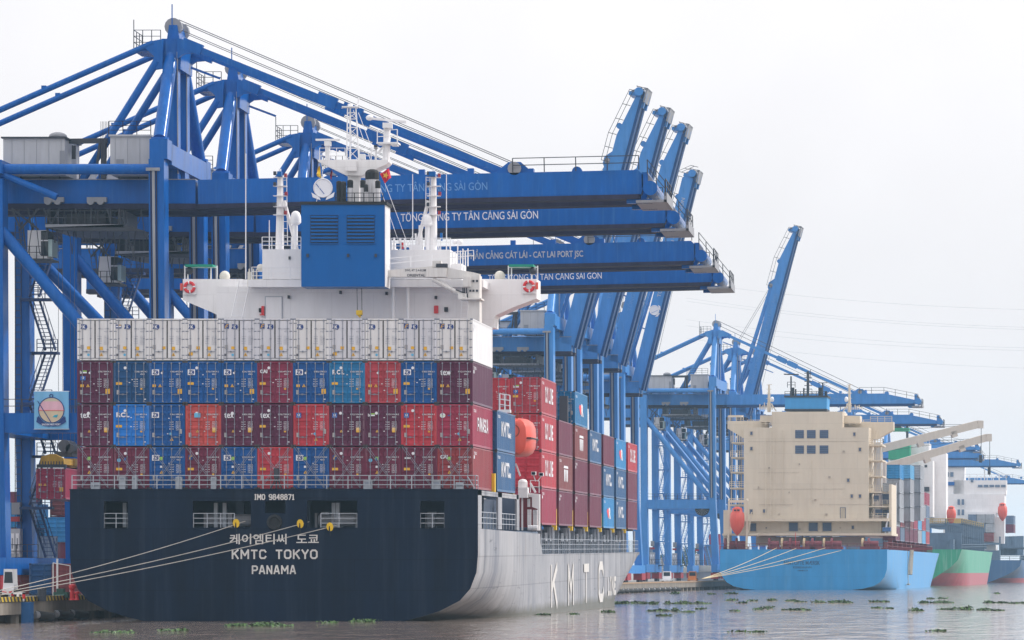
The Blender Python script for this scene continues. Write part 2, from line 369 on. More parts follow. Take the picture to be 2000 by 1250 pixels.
def body_mb(H, L, reefer):
    b = MB(); h = WD/2
    for sx in (-1, 1):
        for y0, y1 in ((0.0, 0.17), (L-0.17, L)):
            b.box(sx*h, sx*(h-0.15), y0, y1, 0.118, H-0.118)
            for z0, z1 in ((0, 0.118), (H-0.118, H)): b.box(sx*(h+0.003), sx*(h-0.17), y0-0.004 if y0 == 0 else y0, y1, z0, z1, 1)
        b.box(sx*h, sx*(h-0.1), 0.17, L-0.17, 0.02, 0.17); b.box(sx*h, sx*(h-0.08), 0.17, L-0.17, H-0.10, H-0.01)
        n = 3 if reefer else 42; st = (L-0.34)/n; pr = []
        for i in range(n):
            y = 0.17+i*st
            if reefer: pr += [(y, 0.025)]
            else: pr += [(y, 0.014), (y+st*.30, 0.014), (y+st*.5, 0.05), (y+st*.80, 0.05)]
        pr.append((L-0.17, 0.02)); vs = []; fs = []
        for y, dx in pr: vs += [(sx*(h-dx), y, 0.17), (sx*(h-dx), y, H-0.10)]
        for i in range(len(pr)-1): fs.append((2*i, 2*i+2, 2*i+3, 2*i+1))
        b.add(vs, fs)
    b.box(-h+0.15, h-0.15, 0.02, 0.14, 0.03, 0.16); b.box(-h+0.15, h-0.15, 0.02, 0.14, H-0.13, H-0.02)
    b.poly([(-h+.08, .14, H-.03), (h-.08, .14, H-.03), (h-.08, L-.1, H-.03), (-h+.08, L-.1, H-.03)])
    b.poly([(-h+.1, .1, .1), (h-.1, .1, .1), (h-.1, L-.1, .1), (-h+.1, L-.1, .1)])
    b.poly([(-h+.15, L-.05, .1), (h-.15, L-.05, .1), (h-.15, L-.05, H-.05), (-h+.15, L-.05, H-.05)])
    b.poly([(-h+.15, .15, .1), (h-.15, .15, .1), (h-.15, .15, H-.05), (-h+.15, .15, H-.05)])
    return b
def door_mb(H, sx, reefer):
    b = MB(); x0, x1 = sx*0.012, sx*1.065; z0, z1 = 0.17, H-0.14; pr = []
    if reefer: pr = [(z0, .03), (z1, .03)]
    else:
        n = 5; st = (z1-z0)/n
        for i in range(n):
            z = z0+i*st; pr += [(z, .03), (z+st*.22, .03), (z+st*.34, .075), (z+st*.88, .075)]
        pr.append((z1, .03))
    vs = []; fs = []
    xi0, xi1 = (x0+sx*.05, x1-sx*.05)
    for z, y in pr: vs += [(xi0, y, z), (xi1, y, z)]
    for i in range(len(pr)-1): fs.append((2*i, 2*i+1, 2*i+3, 2*i+2))
    b.add(vs, fs)
    for q0, q1 in ((x0, xi0), (xi1, x1)): b.box(q0, q1, .028, .1, z0, z1)
    if reefer:
        for k in range(5): z = z0+0.2+k*(z1-z0-.4)/4; b.box(sx*1.0, sx*1.19, -.005, .027, z-.035, z+.035, 1)
        b.box(sx*0.0, sx*.04, .012, .026, z0, z1, 2); b.box(sx*1.06, sx*1.10, .010, .026, z0, z1, 2)
        b.box(x0, x1, .012, .027, z0-.02, z0+.015, 2); b.box(x0, x1, .012, .027, z1-.015, z1+.02, 2)
    else:
        for k in range(4): z = z0+0.25+k*(z1-z0-.5)/3; b.box(sx*1.02, sx*1.16, .0, .027, z-.05, z+.05)
    return b
def rod_mb(H, hd):
    b = MB(); b.tube((0, -.015, .10), (0, -.015, H-.09), .022, 6)
    for z in (.14, H-.14): b.box(-.05, .05, -.03, .02, z-.05, z+.05)
    for z in (.75, 1.5, 2.2): b.box(-.05, .05, -.02, .028, z-.03, z+.03)
    b.bar((0, -.03, .62), (hd*.34, -.03, .62), .035, .035); b.box(hd*.30-.04, hd*.30+.04, -.05, .0, .57, .67)
    return b
CODES = ['BEAU 505049 3', 'DRYU 921206 7', 'FFAU 149802 3', 'TGBU 892284 8', 'TCNU 197974 3', 'CAIU 497274 0', 'BMOU 578462 1', 'RFCU 519458 0', 'SEGU 657142 5', 'TLLU 485130 6', 'DFSU 730944 2']
def code_mb(k, H):
    b = MB(); g = R.Random(k) if False else random.Random(k); y = -.004
    b.text(CODES[k % len(CODES)], .105, (.22, y, H*.735), XH, ZH, width=.86, bold=.012)
    b.text('45G1', .10, (.62, y, H*.675), XH, ZH, bold=.012)
    for i in range(4):
        z = H*(.56-.055*i)
        b.text(g.choice(['MAX GR', 'TARE', 'PAYLOAD', 'CU CAP', 'NET']), .07, (.16, y, z), XH, ZH, width=.3, bold=.01)
        for dz in (0, -.085): b.text('%d KG' % g.randint(2000, 32500), .055, (.60, y, z+.03+dz), XH, ZH, width=.34, bold=.006)
    return b
def decal_mb(k, H, reefer):
    """stickers, plates and warning marks: 0 yellow 1 grey 2 green 3 white 4 navy 5 pale blue 6 dark"""
    g = random.Random(100+k); b = MB(); y = -.003
    def rc(x, z, w_, h_, m): b.poly([(x, y, z), (x+w_, y, z), (x+w_, y, z+h_), (x, y, z+h_)], m)
    def tri(x, z, s_, m): b.poly([(x, y, z), (x+s_, y, z), (x+s_/2, y, z+s_*.9)], m); b.poly([(x+s_*.32, y-.002, z+s_*.12), (x+s_*.68, y-.002, z+s_*.12), (x+s_/2, y-.002, z+s_*.55)], 6)
    if reefer:
        rc(-.98 if k % 2 else .78, .80, .2, .28, 1); rc(-.55+.1*(k % 3), .78, .24, .2, 0); rc(.28, .72, .26, .24, 0)
        tri(.30 if k % 2 else .74, .32, .26, 0)
        rc(-1.02, .32, .16, .16, 6)
        if k % 3 == 0: b.disc((-.45, y, .40), XH, ZH, .09, m=5)
        if k % 3 == 1: rc(-.95, .36, .26, .22, 0)
    else:
        rc(-1.0, .62, .18, .3, 1)
        c = k % 6
        if c == 0: b.disc((-.42, y, H*.72), XH, ZH, .12, m=2); tri(-.52, 1.05, .24, 0); rc(-.5, 1.45, .14, .14, 3)
        if c == 1: tri(.2, .38, .24, 0); rc(.82, .85, .2, .32, 1); b.disc((.25, y, .85), XH, ZH, .09, m=5)
        if c == 2: rc(-.97, 1.42, .3, .24, 0); rc(.75, .95, .18, .1, 3); b.disc((.35, y, H*.72), XH, ZH, .08, m=3)
        if c == 3: rc(-1.05, 1.28, .42, .17, 0); b.disc((-.42, y, H*.84), XH, ZH, .1, m=3); rc(.62, .95, .14, .1, 0)
        if c == 4: tri(-.60, 1.12, .24, 0); rc(-1.0, 1.12, .24, .18, 0); b.disc((-.35, y, H*.72), XH, ZH, .08, m=3); rc(.72, .66, .3, .34, 0)
        if c == 5: rc(.62, .95, .28, .32, 0); b.disc((-.45, y, H*.78), XH, ZH, .1, m=3); tri(-.5, .95, .2, 0)
        rc(.84, .26, .16, .06, 3)
        for q in range(3):
            if g.random() < .5: rc(g.uniform(-.2, .1), g.uniform(.5, 2.0), .1, .05, 3)
    return b
DEC = [st_yellow, st_grey, st_green, letter_white, st_navy, st_sky, tex_dark]
def logo_mb(kind, H):
    """0 white 1 navy 2 yellow 3 blue 4 green"""
    b = MB(); y = -.006; z = H*.72
    def rc(x, zz, w_, h_, m, yy=0): b.poly([(x, y+yy, zz), (x+w_, y+yy, zz), (x+w_, y+yy, zz+h_), (x, y+yy, zz+h_)], m)
    def flag(x, zz, s_, m, mt):
        b.poly([(x, y-.003, zz+.02*s_), (x+.8*s_, y-.003, zz-.08*s_), (x+1.0*s_, y-.003, zz+.25*s_), (x+.9*s_, y-.003, zz+.62*s_), (x+.1*s_, y-.003, zz+.7*s_), (x+.2*s_, y-.003, zz+.35*s_)], m)
        b.text('K', .42*s_, (x+.35*s_, y-.006, zz+.1*s_), XH, ZH, mt, bold=.05, width=.4*s_)
    if kind == 'tex': b.text('tex', .44, (-1.0, y, z-.14), XH, ZH, 0, bold=.015, width=.66)
    if kind == 'rcl': b.text('RCL', .30, (-1.02, y, z-.08), XH, ZH, 0, bold=.05, width=.9, space=1.15)
    if kind == 'rclw': b.text('R C L', .30, (-1.0, y, z-.08), XH, ZH, 0, bold=.05, width=.8)
    if kind == 'cai': b.text('CAI', .24, (-1.02, y, z), XH, ZH, 0, bold=.045, width=.5)
    if kind == 'k': rc(-1.04, z-.14, .5, .38, 0); flag(-.99, z-.08, .40, 1, 0)
    if kind == 'kf': flag(-1.0, z+.08, .48, 1, 0)
    if kind == 'fk':
        flag(-.54, z+.09, .46, 1, 0); rc(-1.02, z+.1, .32, .36, 1)
        b.poly([(-.98, y-.003, z+.15), (-.93, y-.003, z+.14), (-.86, y-.003, z+.33), (-.74, y-.003, z+.36), (-.74, y-.003, z+.42), (-.9, y-.003, z+.4)], 2)
        b.poly([(-.86, y-.003, z+.24), (-.78, y-.003, z+.24), (-.76, y-.003, z+.28), (-.85, y-.003, z+.28)], 2)
    if kind == 'bk': flag(-.5, z+.09, .46, 1, 0); rc(-1.06, z+.12, .40, .26, 1); rc(-1.03, z+.2, .34, .1, 0, -.003); rc(-.9, z+.32, .22, .05, 2, -.003)
    if kind == 'f':
        rc(-1.0, z-.1, .28, .34, 1); b.poly([(-.96, y-.003, z-.06), (-.91, y-.003, z-.06), (-.85, y-.003, z+.1), (-.75, y-.003, z+.14), (-.75, y-.003, z+.2), (-.9, y-.003, z+.18)], 2)
    if kind == 'ck': rc(-1.02, z-.14, .34, .34, 3); b.disc((-.85, y-.003, z+.06), XH, ZH, .09, m=0, r_in=.045); b.text('CK LINE', .05, (-1.0, y-.003, z-.1), XH, ZH, 0, width=.3)
    if kind == 'hk':
        b.text('bs', .2, (-1.02, y, z-.04), XH, ZH, 0, bold=.03, width=.18); rc(-.82, z-.02, .26, .09, 0); rc(-.82, z+.09, .26, .07, 4)
    if kind == 'hkb':
        b.text('bs', .2, (-1.02, y, z-.04), XH, ZH, 0, bold=.03, width=.18); rc(-.82, z-.02, .26, .09, 0); rc(-.82, z+.09, .26, .07, 4)
        rc(-1.0, z-.5, .36, .28, 3); b.disc((-.82, y-.003, z-.33), XH, ZH, .08, m=0, r_in=.04)
    if kind == 'blu': rc(-.62, z-.12, .42, .3, 5)
    if kind == 'oval': b.disc((-.84, y, z+.02), XH, ZH*.85, .19, m=0); b.disc((-.42, y, z+.02), XH, ZH*.5, .08, m=3); b.text('Lysn', .12, (-.98, y-.003, z-.03), XH, ZH, 4, width=.3)
    if kind == 'dot': b.disc((-.85, y, z-.12), XH, ZH, .13, m=5); rc(-.5, z-.14, .12, .2, 3)
    if kind == 'white': rc(-1.0, z-.02, .42, .1, 0)
    return b
LOGO = [letter_white, st_navy, st_yellow, mat('blue_sticker', (0.01, 0.10, 0.40), 0.5, var=0), st_green, st_sky]
emblem_white = letter_white
def side_mb(kind, H, L):
    b = MB(); x = WD/2+.006; y0 = L*.5
    if kind == 'cut': b.box(x, x+.001, .4, .9, H*.72, H*.8)
    if kind == 'ck': b.block('CK LINE', 1.15, (x, L*.24, H*.36), YH, ZH, L*.52, st=.2)
    if kind == 'kmtc': b.block('KMTC', .95, (x, L*.24, H*.40), YH, ZH, L*.42, st=.24); b.text('LINE', .34, (x, L*.62, H*.38), YH, ZH, 0, bold=.03, width=L*.14)
    if kind == 'pan': b.block('PANASIA', .85, (x, L*.24, H*.40), YH, ZH, L*.5, st=.22)
    if kind == 'emb':
        for q in (.36, .46, .56): b.poly([(x, L*q, H*.62), (x, L*(q+.02), H*.3), (x, L*(q+.045), H*.26), (x, L*(q+.07), H*.3), (x, L*(q+.08), H*.62)])
        b.poly([(x, L*.33, H*.66), (x, L*.67, H*.66), (x, L*.64, H*.73), (x, L*.36, H*.73)])
    if kind == 'sin':
        b.poly([(x, L*.3, H*.55), (x, L*.42, H*.35), (x, L*.5, H*.35), (x, L*.48, H*.62), (x, L*.36, H*.64)], 1)
        b.text('R', 1.0, (x, L*.48, H*.33), YH, ZH, 0, bold=.05, width=L*.18)
    if kind in ('ck', 'kmtc', 'cut', 'pan', 'sin', 'emb'):
        b.text('TCKU', .2, (x, .5, H*.82), YH, ZH, 0, bold=.02, width=1.6)
    return b
def container(M, col, label, group, logo=None, side=None, k=0, H=2.896, L=LN, reefer=False, front=True, cat='shipping container', rods=True):
    t = thing('shipping_container', label, cat, M=M, group=group)
    p = cpaint(col)
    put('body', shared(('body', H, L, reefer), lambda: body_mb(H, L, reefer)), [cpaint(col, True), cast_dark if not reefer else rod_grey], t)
    if front:
        ds_ = {}
        for sx in (-1, 1):
            ds_[sx] = put('door', shared(('door', H, sx, reefer), lambda: door_mb(H, sx, reefer)), [p, rod_grey, gasket], t)
        if rods:
            for x, hd in ((-.86, 1), (-.3, -1), (.3, 1), (.86, -1)):
                o = put('locking_rod', shared(('locking_rod', H, hd), lambda: rod_mb(H, hd)), [rod_grey], ds_[-1 if x < 0 else 1]); o.location = (x, 0, 0)
            for me in shared_pieces(('lettering', k % 11, H), lambda: code_mb(k, H), 1): put('lettering', me, [grey_letter if reefer else letter_white], t)
            for me in shared_pieces(('sticker', k % 12, H, reefer), lambda: decal_mb(k % 12, H, reefer), 7): put('sticker', me, DEC, t)
        if logo:
            for me in shared_pieces(('logo', logo, H), lambda: logo_mb(logo, H), 6): put('logo', me, LOGO, t)
    if side:
        for me in shared_pieces(('side_lettering', side, H, L), lambda: side_mb(side, H, L), 2): put('side_lettering', me, [letter_white, st_red], t)
    return t
# ---------------------------------------------------------------- the near container ship
navy_hull = mat('navy_hull_paint', (0.0035, 0.011, 0.031), 0.4, panel=(5.5, 2.1, .55), bump=.35, ior=1.22, var=0.35, streak=0.6, streak_col=(0.028, 0.042, 0.07), scale=0.35, spec=0.5)
inner_navy = mat('mooring_deck_paint', (0.05, 0.075, 0.12), 0.6, var=0.15)
deck_red = mat('deck_red_paint', (0.17, 0.02, 0.03), 0.6, var=0.2)
blue_grey = mat('blue_grey_deck_paint', (0.10, 0.14, 0.21), 0.55, var=0.2)
steel_grey = mat('grey_deck_fittings', (0.36, 0.40, 0.46), 0.5, var=0.1)
funnel_blue = mat('funnel_blue_paint', (0.0, 0.10, 0.35), 0.35, ior=1.25, var=0.06)
louvre_dark = mat('louvre_shadow_steel', (0.003, 0.02, 0.06), 0.5, var=0)
soot = mat('sooty_steel', (0.012, 0.013, 0.016), 0.7, var=0.3)
pipe_white = mat('stained_exhaust_paint', (0.55, 0.55, 0.58), 0.5, var=0.15, streak=0.7, streak_col=(0.05, 0.05, 0.06), scale=2)
def weathered_glare_hull():
    """navy side greyed in colour for grazing sun glare, plus chalking, runs and fender scuffs"""
    m = bpy.data.materials.new('chalk_glare_hull_side'); m.use_nodes = True; t = m.node_tree; n = t.nodes; l = t.links; b = n['Principled BSDF']
    tcn = n.new('ShaderNodeTexCoord')
    def noise(sc, scale, det=6, ro=.65):
        mp = n.new('ShaderNodeMapping'); mp.inputs['Scale'].default_value = sc; l.new(tcn.outputs['Object'], mp.inputs[0])
        q = n.new('ShaderNodeTexNoise'); q.inputs['Scale'].default_value = scale; q.inputs['Detail'].default_value = det; q.inputs['Roughness'].default_value = ro
        l.new(mp.outputs[0], q.inputs['Vector']); return q.outputs['Fac']
    def rng(x, a0, a1, b0, b1):
        q = n.new('ShaderNodeMapRange'); l.new(x, q.inputs['Value'])
        for nm, vv in zip(('From Min', 'From Max', 'To Min', 'To Max'), (a0, a1, b0, b1)): q.inputs[nm].default_value = vv
        return q.outputs[0]
    def mixc(f, A, B):
        q = n.new('ShaderNodeMix'); q.data_type = 'RGBA'; l.new(f, q.inputs[0])
        for i, c in ((6, A), (7, B)):
            if isinstance(c, tuple): q.inputs[i].default_value = (*c, 1)
            else: l.new(c, q.inputs[i])
        return q.outputs[2]
    base = mixc(rng(noise((.25, .25, .25), 1.0), .3, .7, 0, 1), (0.27, 0.28, 0.31), (0.38, 0.385, 0.415))  # pale grey base: the sun's sheen on the navy side, put into the colour
    c = mixc(rng(noise((.1, .30, .035), 1.0, 7, .72), .48, .66, 0, .85), base, (0.15, 0.165, 0.21))
    c = mixc(rng(noise((.1, .16, .02), 1.0, 6), .5, .75, 0, .7), c, (0.50, 0.50, 0.52))
    c = mixc(rng(noise((.1, .16, 1.3), 1.0, 8, .8), .60, .70, 0, .85), c, (0.045, 0.05, 0.065))
    c = mixc(rng(noise((.1, .35, .10), 1.3, 6), .6, .75, 0, .55), c, (0.26, 0.20, 0.15))
    c = mixc(rng(noise((.1, .75, .025), 1.0, 4), .54, .66, 0, .9), c, (0.13, 0.14, 0.17))
    c = plates(n, l, tcn.outputs['Object'], c, 9, 2.2, .72, 'YZ', .05)
    sp_ = n.new('ShaderNodeSeparateXYZ'); l.new(tcn.outputs['Object'], sp_.inputs[0])
    ad_ = n.new('ShaderNodeMath'); ad_.operation = 'MULTIPLY_ADD'; ad_.inputs[1].default_value = 1.4; l.new(noise((.1, .3, .2), 1.0), ad_.inputs[0]); l.new(sp_.outputs['Z'], ad_.inputs[2])
    c = mixc(rng(ad_.outputs[0], .75, 1.35, .85, 0), c, (0.13, 0.13, 0.11))
    l.new(c, b.inputs['Base Color']); b.inputs['Roughness'].default_value = 0.5; b.inputs['IOR'].default_value = 1.22
    bp = n.new('ShaderNodeBump'); bp.inputs['Strength'].default_value = .25; bp.inputs['Distance'].default_value = .05
    l.new(noise((.2, .4, .3), 1.0, 3), bp.inputs['Height']); l.new(bp.outputs[0], b.inputs['Normal'])
    return m
chalk_glare_hull = weathered_glare_hull()

KM = mtx((-46.15, 280, 0), (0.00587, 0, 0)); KI = KM.inverted()
def K(px, py, d): return KI @ at(px, py, 280+d)
def kb(mb, px0, py0, px1, py1, d, dep, m=0):
    p, q = K(px0, py1, d), K(px1, py0, d); return mb.box(p.x, q.x, d, d+dep, p.z, q.z, m)
ship = thing('container_ship', 'large navy container ship with white bridge and blue funnel, moored nearest at the left', 'ship', M=KM)

# hull
LEV = [-3, -1, 0, .28, .67, 1.4, 2.2, 3.3, 4.5]
TR = [4, 6.5, 8.9, 10, 11.3, 12.7, 13.4, 13.82, 13.92]
def sm(t): t = min(max(t, 0), 1); return t*t*(3-2*t)
def half(d, z, i=None):
    tr = TR[i] if i is not None else 13.92
    h = tr+(13.92-tr)*sm(d/34)
    zz = max(z, 0)/4.5; s0, s1 = 104+40*zz, 164+12*zz
    if d > s0: h *= math.sqrt(max(0, 1-((d-s0)/(s1-s0))**2)) if d < s1 else 0
    return h
ST = [0, 3, 6, 9, 12, 16, 20, 25, 30, 36, 42.7, 50, 62, 74, 86, 98, 108, 116, 124, 130, 136, 141, 146, 151, 156, 161, 165, 169, 172, 174.5, 176]
h = MB(); vs = []; fs = []; nL = len(LEV)
for sx in (-1, 1):
    o = len(vs)
    for d in ST:
        for i, z in enumerate(LEV): vs.append((sx*half(d, z, i), d, z))
    for a_ in range(len(ST)-1):
        for i in range(nL-1): fs.append((o+a_*nL+i, o+(a_+1)*nL+i, o+(a_+1)*nL+i+1, o+a_*nL+i+1))
h.add(vs, fs)
for sx in (-1, 1):
    x = 13.92*sx
    h.add([(x, 0, 4.5), (x, 42.7, 4.5), (x, 44.6, 4.5), (x, 42.7, 6.1), (x, 0, 6.33), (x, 42.9, 5.4)], [(0, 1, 3, 4), (1, 2, 5), (1, 5, 3)])
    for d0, d1 in ((0, 2.4), (12.6, 15.2), (25.2, 26.6)): h.box(x-.14*sx, x, d0, d1, 6.33, 8.95)
    h.box(x-.2*sx, x, 0, 27.2, 8.62, 8.95)
h.build('hull', chalk_glare_hull, ship, smooth=True)
t = MB()
out_ = [(-hb, 0, z) for z, hb in zip(LEV, TR)]+[(-13.92, 0, 5.4)]+[(13.92, 0, 5.4)]+[(hb, 0, z) for z, hb in list(zip(LEV, TR))[::-1]]
t.prism([(x*1.0, -.02, z) for x, y, z in out_], (0, .18, 0))
OP = [(-11.6, -9.97, 6.33, 8.18), (-5.52, -1.57, 6.38, 8.2), (-.6, .8, 7.38, 8.2), (2.27, 5.7, 6.38, 8.24), (10.0, 11.64, 6.33, 8.2)]
xs = sorted({-13.92, 13.92}|{o[0] for o in OP}|{o[1] for o in OP}); zs = [5.4, 6.33, 6.38, 7.38, 8.18, 8.2, 8.24, 8.95]
for i in range(len(xs)-1):
    col = []
    for j in range(len(zs)-1):
        cx, cz = (xs[i]+xs[i+1])/2, (zs[j]+zs[j+1])/2
        hole = any(o[0] < cx < o[1] and o[2] < cz < o[3] for o in OP)
        if not hole:
            if col and col[-1][1] == zs[j]: col[-1][1] = zs[j+1]
            else: col.append([zs[j], zs[j+1]])
    for z0, z1 in col: t.box(xs[i], xs[i+1], -.02, .16, z0, z1)
t.box(-13.95, 13.95, -.05, .2, 8.95, 9.02)
t.build('transom', navy_hull, ship)
d = MB()
d.box(-13.7, 13.7, .2, 43, 6.1, 6.25); d.box(-13.8, 13.8, .17, 27, 8.7, 8.93)
d.box(-13.6, 13.6, 42.7, 150, 4.2, 4.42); d.box(-13.6, 13.6, 42.8, 43, 4.42, 9)
d.build('deck', blue_grey, ship)
d = MB(); d.box(-13.3, 13.3, 9, 9.2, 6.25, 8.7); d.box(10.6, 10.8, 9.2, 42, 6.25, 8.7); d.box(-13.5, -13.4, .3, 42, 6.25, 8.7)
for x in (-9.2, -3, .3, 1.6, 7, 12.7): d.box(x, x+.5, 2.5, 3.0, 6.25, 8.7)
d.build('mooring_deck_bulkhead', inner_navy, ship)
d = MB()
for px in (247, 425, 442, 655, 663): kb(d, px-7, 982, px, 1030, 1.6, .3)
for px in (250, 628, 835): kb(d, px, 1000, px+14, 1030, 2.2, 1.0)
d.build('mooring_deck_column', steel_grey, ship)
d = MB()
for (x, y) in ((-4.2, 2.2), (3.4, 2.4), (4.6, 2.0), (-2.4, 2.2), (10.9, 3)):
    d.tube((x-.7, y, 6.9), (x+.7, y, 6.9), .45, 10); d.box(x-.9, x-.75, y-.5, y+.5, 6.25, 7.4); d.box(x+.75, x+.9, y-.5, y+.5, 6.25, 7.4)
d.build('mooring_winch', grey_steel, ship)
r = MB()
for a_, b_ in ((-11.6, -9.97), (-5.5, -2.7), (3.2, 5.7), (10.0, 11.64)): r.rail([(a_, .06, 6.36), (b_, .06, 6.36)], 1.0, 1.0, 3, .025)
r.build('transom_opening_railing', steel_grey, ship)
r = MB()
for a_, b_ in ((2.5, 12.5), (15.3, 25.1)): r.rail([(13.8, a_, 6.33), (13.8, b_, 6.33)], 1.15, 2.0, 3, .03)
r.build('side_opening_railing', steel_grey, ship)
d = MB(); d.torus((.05, -.05, 6.75), XH, ZH, .42, .12, 16, 6); d.disc((.05, -.04, 6.75), XH, ZH, .4)
d.build('fairlead', soot, ship)
d = MB(); d.bar((13.0, 5.0, 6.3), (13.0, 5.0, 8.4), .14, .14); d.bar((13.0, 7.2, 6.3), (13.0, 7.2, 8.4), .14, .14); d.bar((13, 5, 8.4), (13, 7.2, 8.4), .14, .14); d.bar((13, 5, 7.3), (13, 7.2, 7.3), .12, .12)
d.build('yellow_deck_gate', yellow, ship)
# names
q = MB(); y = -.035
def stern_text(s, px0, px1, py0, py1, **kw):
    a_, b_ = K(px0, py1, 0), K(px1, py0, 0); q.text(s, b_.z-a_.z, (a_.x, y, a_.z), XH, ZH, width=b_.x-a_.x, **kw)
def stern_block(s, px0, px1, py0, py1, **kw):
    a_, b_ = K(px0, py1, 0), K(px1, py0, 0); q.block(s, b_.z-a_.z, (a_.x, y, a_.z), XH, ZH, b_.x-a_.x, **kw)
stern_block('IMO 9848871', 498, 575, 965.5, 976, st=.2)
stern_block('KMTC TOKYO', 454, 619, 1074, 1091, st=.19)
stern_block('PANAMA', 493, 577, 1105, 1120.5, st=.19)
stern_text('케이엠티씨', 449, 560, 1045, 1061, bold=.012)
stern_text('도쿄', 579, 623, 1045, 1061, bold=.012)
for ch, d0, d1, z0, z1 in (('K', 51.2, 56, .35, 3.45), ('M', 65.9, 70.5, .3, 3.4), ('T', 80.8, 85.4, .3, 3.4), ('C', 96, 101, .2, 3.5), ('LINE', 106, 115, .6, 2.1)):
    q.block(ch, z1-z0, (13.96, d0, z0), YH, ZH, d1-d0, st=.24 if len(ch) == 1 else .3, gap=.25)
q.build('lettering', mat('worn_hull_lettering', (.62, .61, .60), .55, var=.15, streak=.6, streak_col=(.45, .38, .28), scale=2), ship, normals=False)

# stern deck fittings
r = MB(); r.rail([(-13.8, .1, 9.0), (13.75, .1, 9.0)], .95, 1.45, 3, .03); r.rail([(13.75, .1, 9.0), (13.75, 1.6, 9.0)], .95, 1.4, 3, .03)
r.bar((13.75, .12, 9), (13.2, .12, 9.9), .06, .06)
r.build('stern_railing', steel_grey, ship)
for i, (p0, p1, yt) in enumerate(((178, 195, 942), (233, 245, 930), (258, 268, 930), (343, 355, 931), (412, 422, 931), (710, 727, 938), (843, 860, 938), (890, 905, 942))):
    b = MB(); kb(b, p0, yt, p1, 956, .18, .3); kb(b, p0+2, yt+3, p1-2, yt+8, .15, .05, 1)
    b.build('deck_locker', [steel_grey, mat('locker_panel', (.22, .25, .31), .5, var=0)], ship)
b = MB(); p = K(540, 956, .2); b.bar(p, p+ZH*1.3, .1, .1); b.box(p.x-.16, p.x+.16, .1, .4, p.z+.75, p.z+1.45); b.bar(p-XH*.4, p+ZH*.9, .08, .08); b.bar(p+XH*.4, p+ZH*.9, .08, .08)
b.build('stern_light_post', dark_steel, ship)
CZ = 9.03; CX0 = -13.53; PIT = 2.462; CPH = 2.925; CD = .55
for c in range(11):
    x0 = CX0+c*PIT+.06; x1 = x0+2.3
    l = MB()
    for o in (0, .16):
        l.bar((x0+.3-o*.5, CD-.16, CZ+.15), (x1-o, CD-.10, CZ+CPH-.05), .026, .026); l.bar((x1-.3+o*.5, CD-.2, CZ+.15), (x0+o, CD-.12, CZ+CPH-.05), .026, .026)
    l.build('lashing_rod_cross', rod_grey, ship)

# main deck: coaming, stanchions, lashing posts
BAY = [43.8+14.48*i for i in range(7)]
c = MB(); c.box(-12.0, 11.9, 43.9, 145, 4.42, 6.55)
c.build('hatch_coaming', mat('coaming_paint', (.05, .068, .10), .6, var=.2), ship)
c = MB()
for i, b0 in enumerate(BAY):
    for k in range(2):
        yy = b0+2.5+k*4; c.box(11.92, 12.5, yy, yy+2.2, 5.55, 6.25); c.tube((12.4, yy+3.1, 6.0), (12.4, yy+3.1, 6.75), .34, 10)
    c.box(12.4, 13.0, b0+9.2, b0+9.5, 4.42, 6.8)
c.build('deck_vent', steel_grey, ship)
for i, b0 in enumerate(BAY[1:]+[BAY[-1]+14.3]):
    s_ = MB(); yy = b0-1.3
    for dy in (0, .9): s_.tube((13.5, yy+dy, 4.42), (13.5, yy+dy, 6.7), .09, 6)
    s_.build('deck_stanchion', steel_grey, ship)
    s_ = MB(); s_.box(12.7, 13.4, yy-.1, yy+.8, 6.7, 18.0 if i < 3 else 15.3)
    s_.build('lashing_post', mat('lashing_post_steel', (.05, .055, .075), .6, var=.2), ship)
for i, b0 in enumerate((12.75, 25.4, 43.4)+tuple(BAY[1:])):
    s_ = MB(); s_.box(13.36, 13.75, b0-.75, b0-.15, 8.9 if i < 2 else 6.45, 10.3 if i < 2 else 8.2)
    s_.build('yellow_corner_guide', yellow, ship)
r = MB(); r.rail([(13.75, 44.9, 4.45), (13.75, 146, 4.45)], 1.25, 1.8, 3, .024)
r.build('main_deck_railing', steel_grey, ship)

# accommodation and bridge
b = MB(); b.box(-10.5, 9.7, 37, 42.5, 6.3, K(700, 560, 37).z)
p0, p1 = K(486, 561, 35.8), K(945, 547, 35.8)
b.build('accommodation_block', white_paint, ship)
b = MB(); b.box(p0.x, p1.x, 35.6, 42.4, p0.z, p1.z); kb(b, 466, 546, 966, 640, 39.6, 2.9)
b.build('bridge_deck', white_paint, ship)
for side, pts in (('l', [(357, 545), (357, 586), (414, 610), (438, 622), (455, 645), (474, 645), (474, 545)]), ('r', [(1048, 545), (1048, 583), (1000, 601), (968, 616), (955, 640), (930, 645), (930, 545)])):
    b = MB(); b.prism([K(x, yy, 39.4) for x, yy in pts], (0, 3.1, 0)); b.build('bridge_wing', white_paint, ship)
b = MB(); kb(b, 513, 487, 588, 546, 36.6, 4.5); kb(b, 760, 488, 880, 546, 36.6, 4.5); kb(b, 588, 470, 764, 547, 36.9, 4); kb(b, 880, 515, 902, 546, 37, 3)
b.build('wheelhouse_top', white_paint, ship)
b = MB()
for px, y0, y1 in ((768, 561, 640), (797, 561, 640), (938, 561, 640)): q0 = K(px, y1, 35.9); q1 = K(px, y0, 35.9); b.tube(q0, q1, .12, 8)
b.build('bridge_deck_pillar', white_trim, ship)
r = MB(); r.rail([K(492, 547, 35.7), K(905, 547, 35.7)], 1.0, 1.5, 3, .03); r.rail([K(512, 487, 36.7), K(588, 487, 36.7)], .95, .7, 3, .03); r.rail([K(764, 488, 36.7), K(880, 488, 36.7)], .9, .8, 3, .03)
r.rail([K(720, 529, 34.5), K(925, 509, 34.5)], .8, 1.5, 2, .03)
r.build('bridge_railing', white_trim, ship)
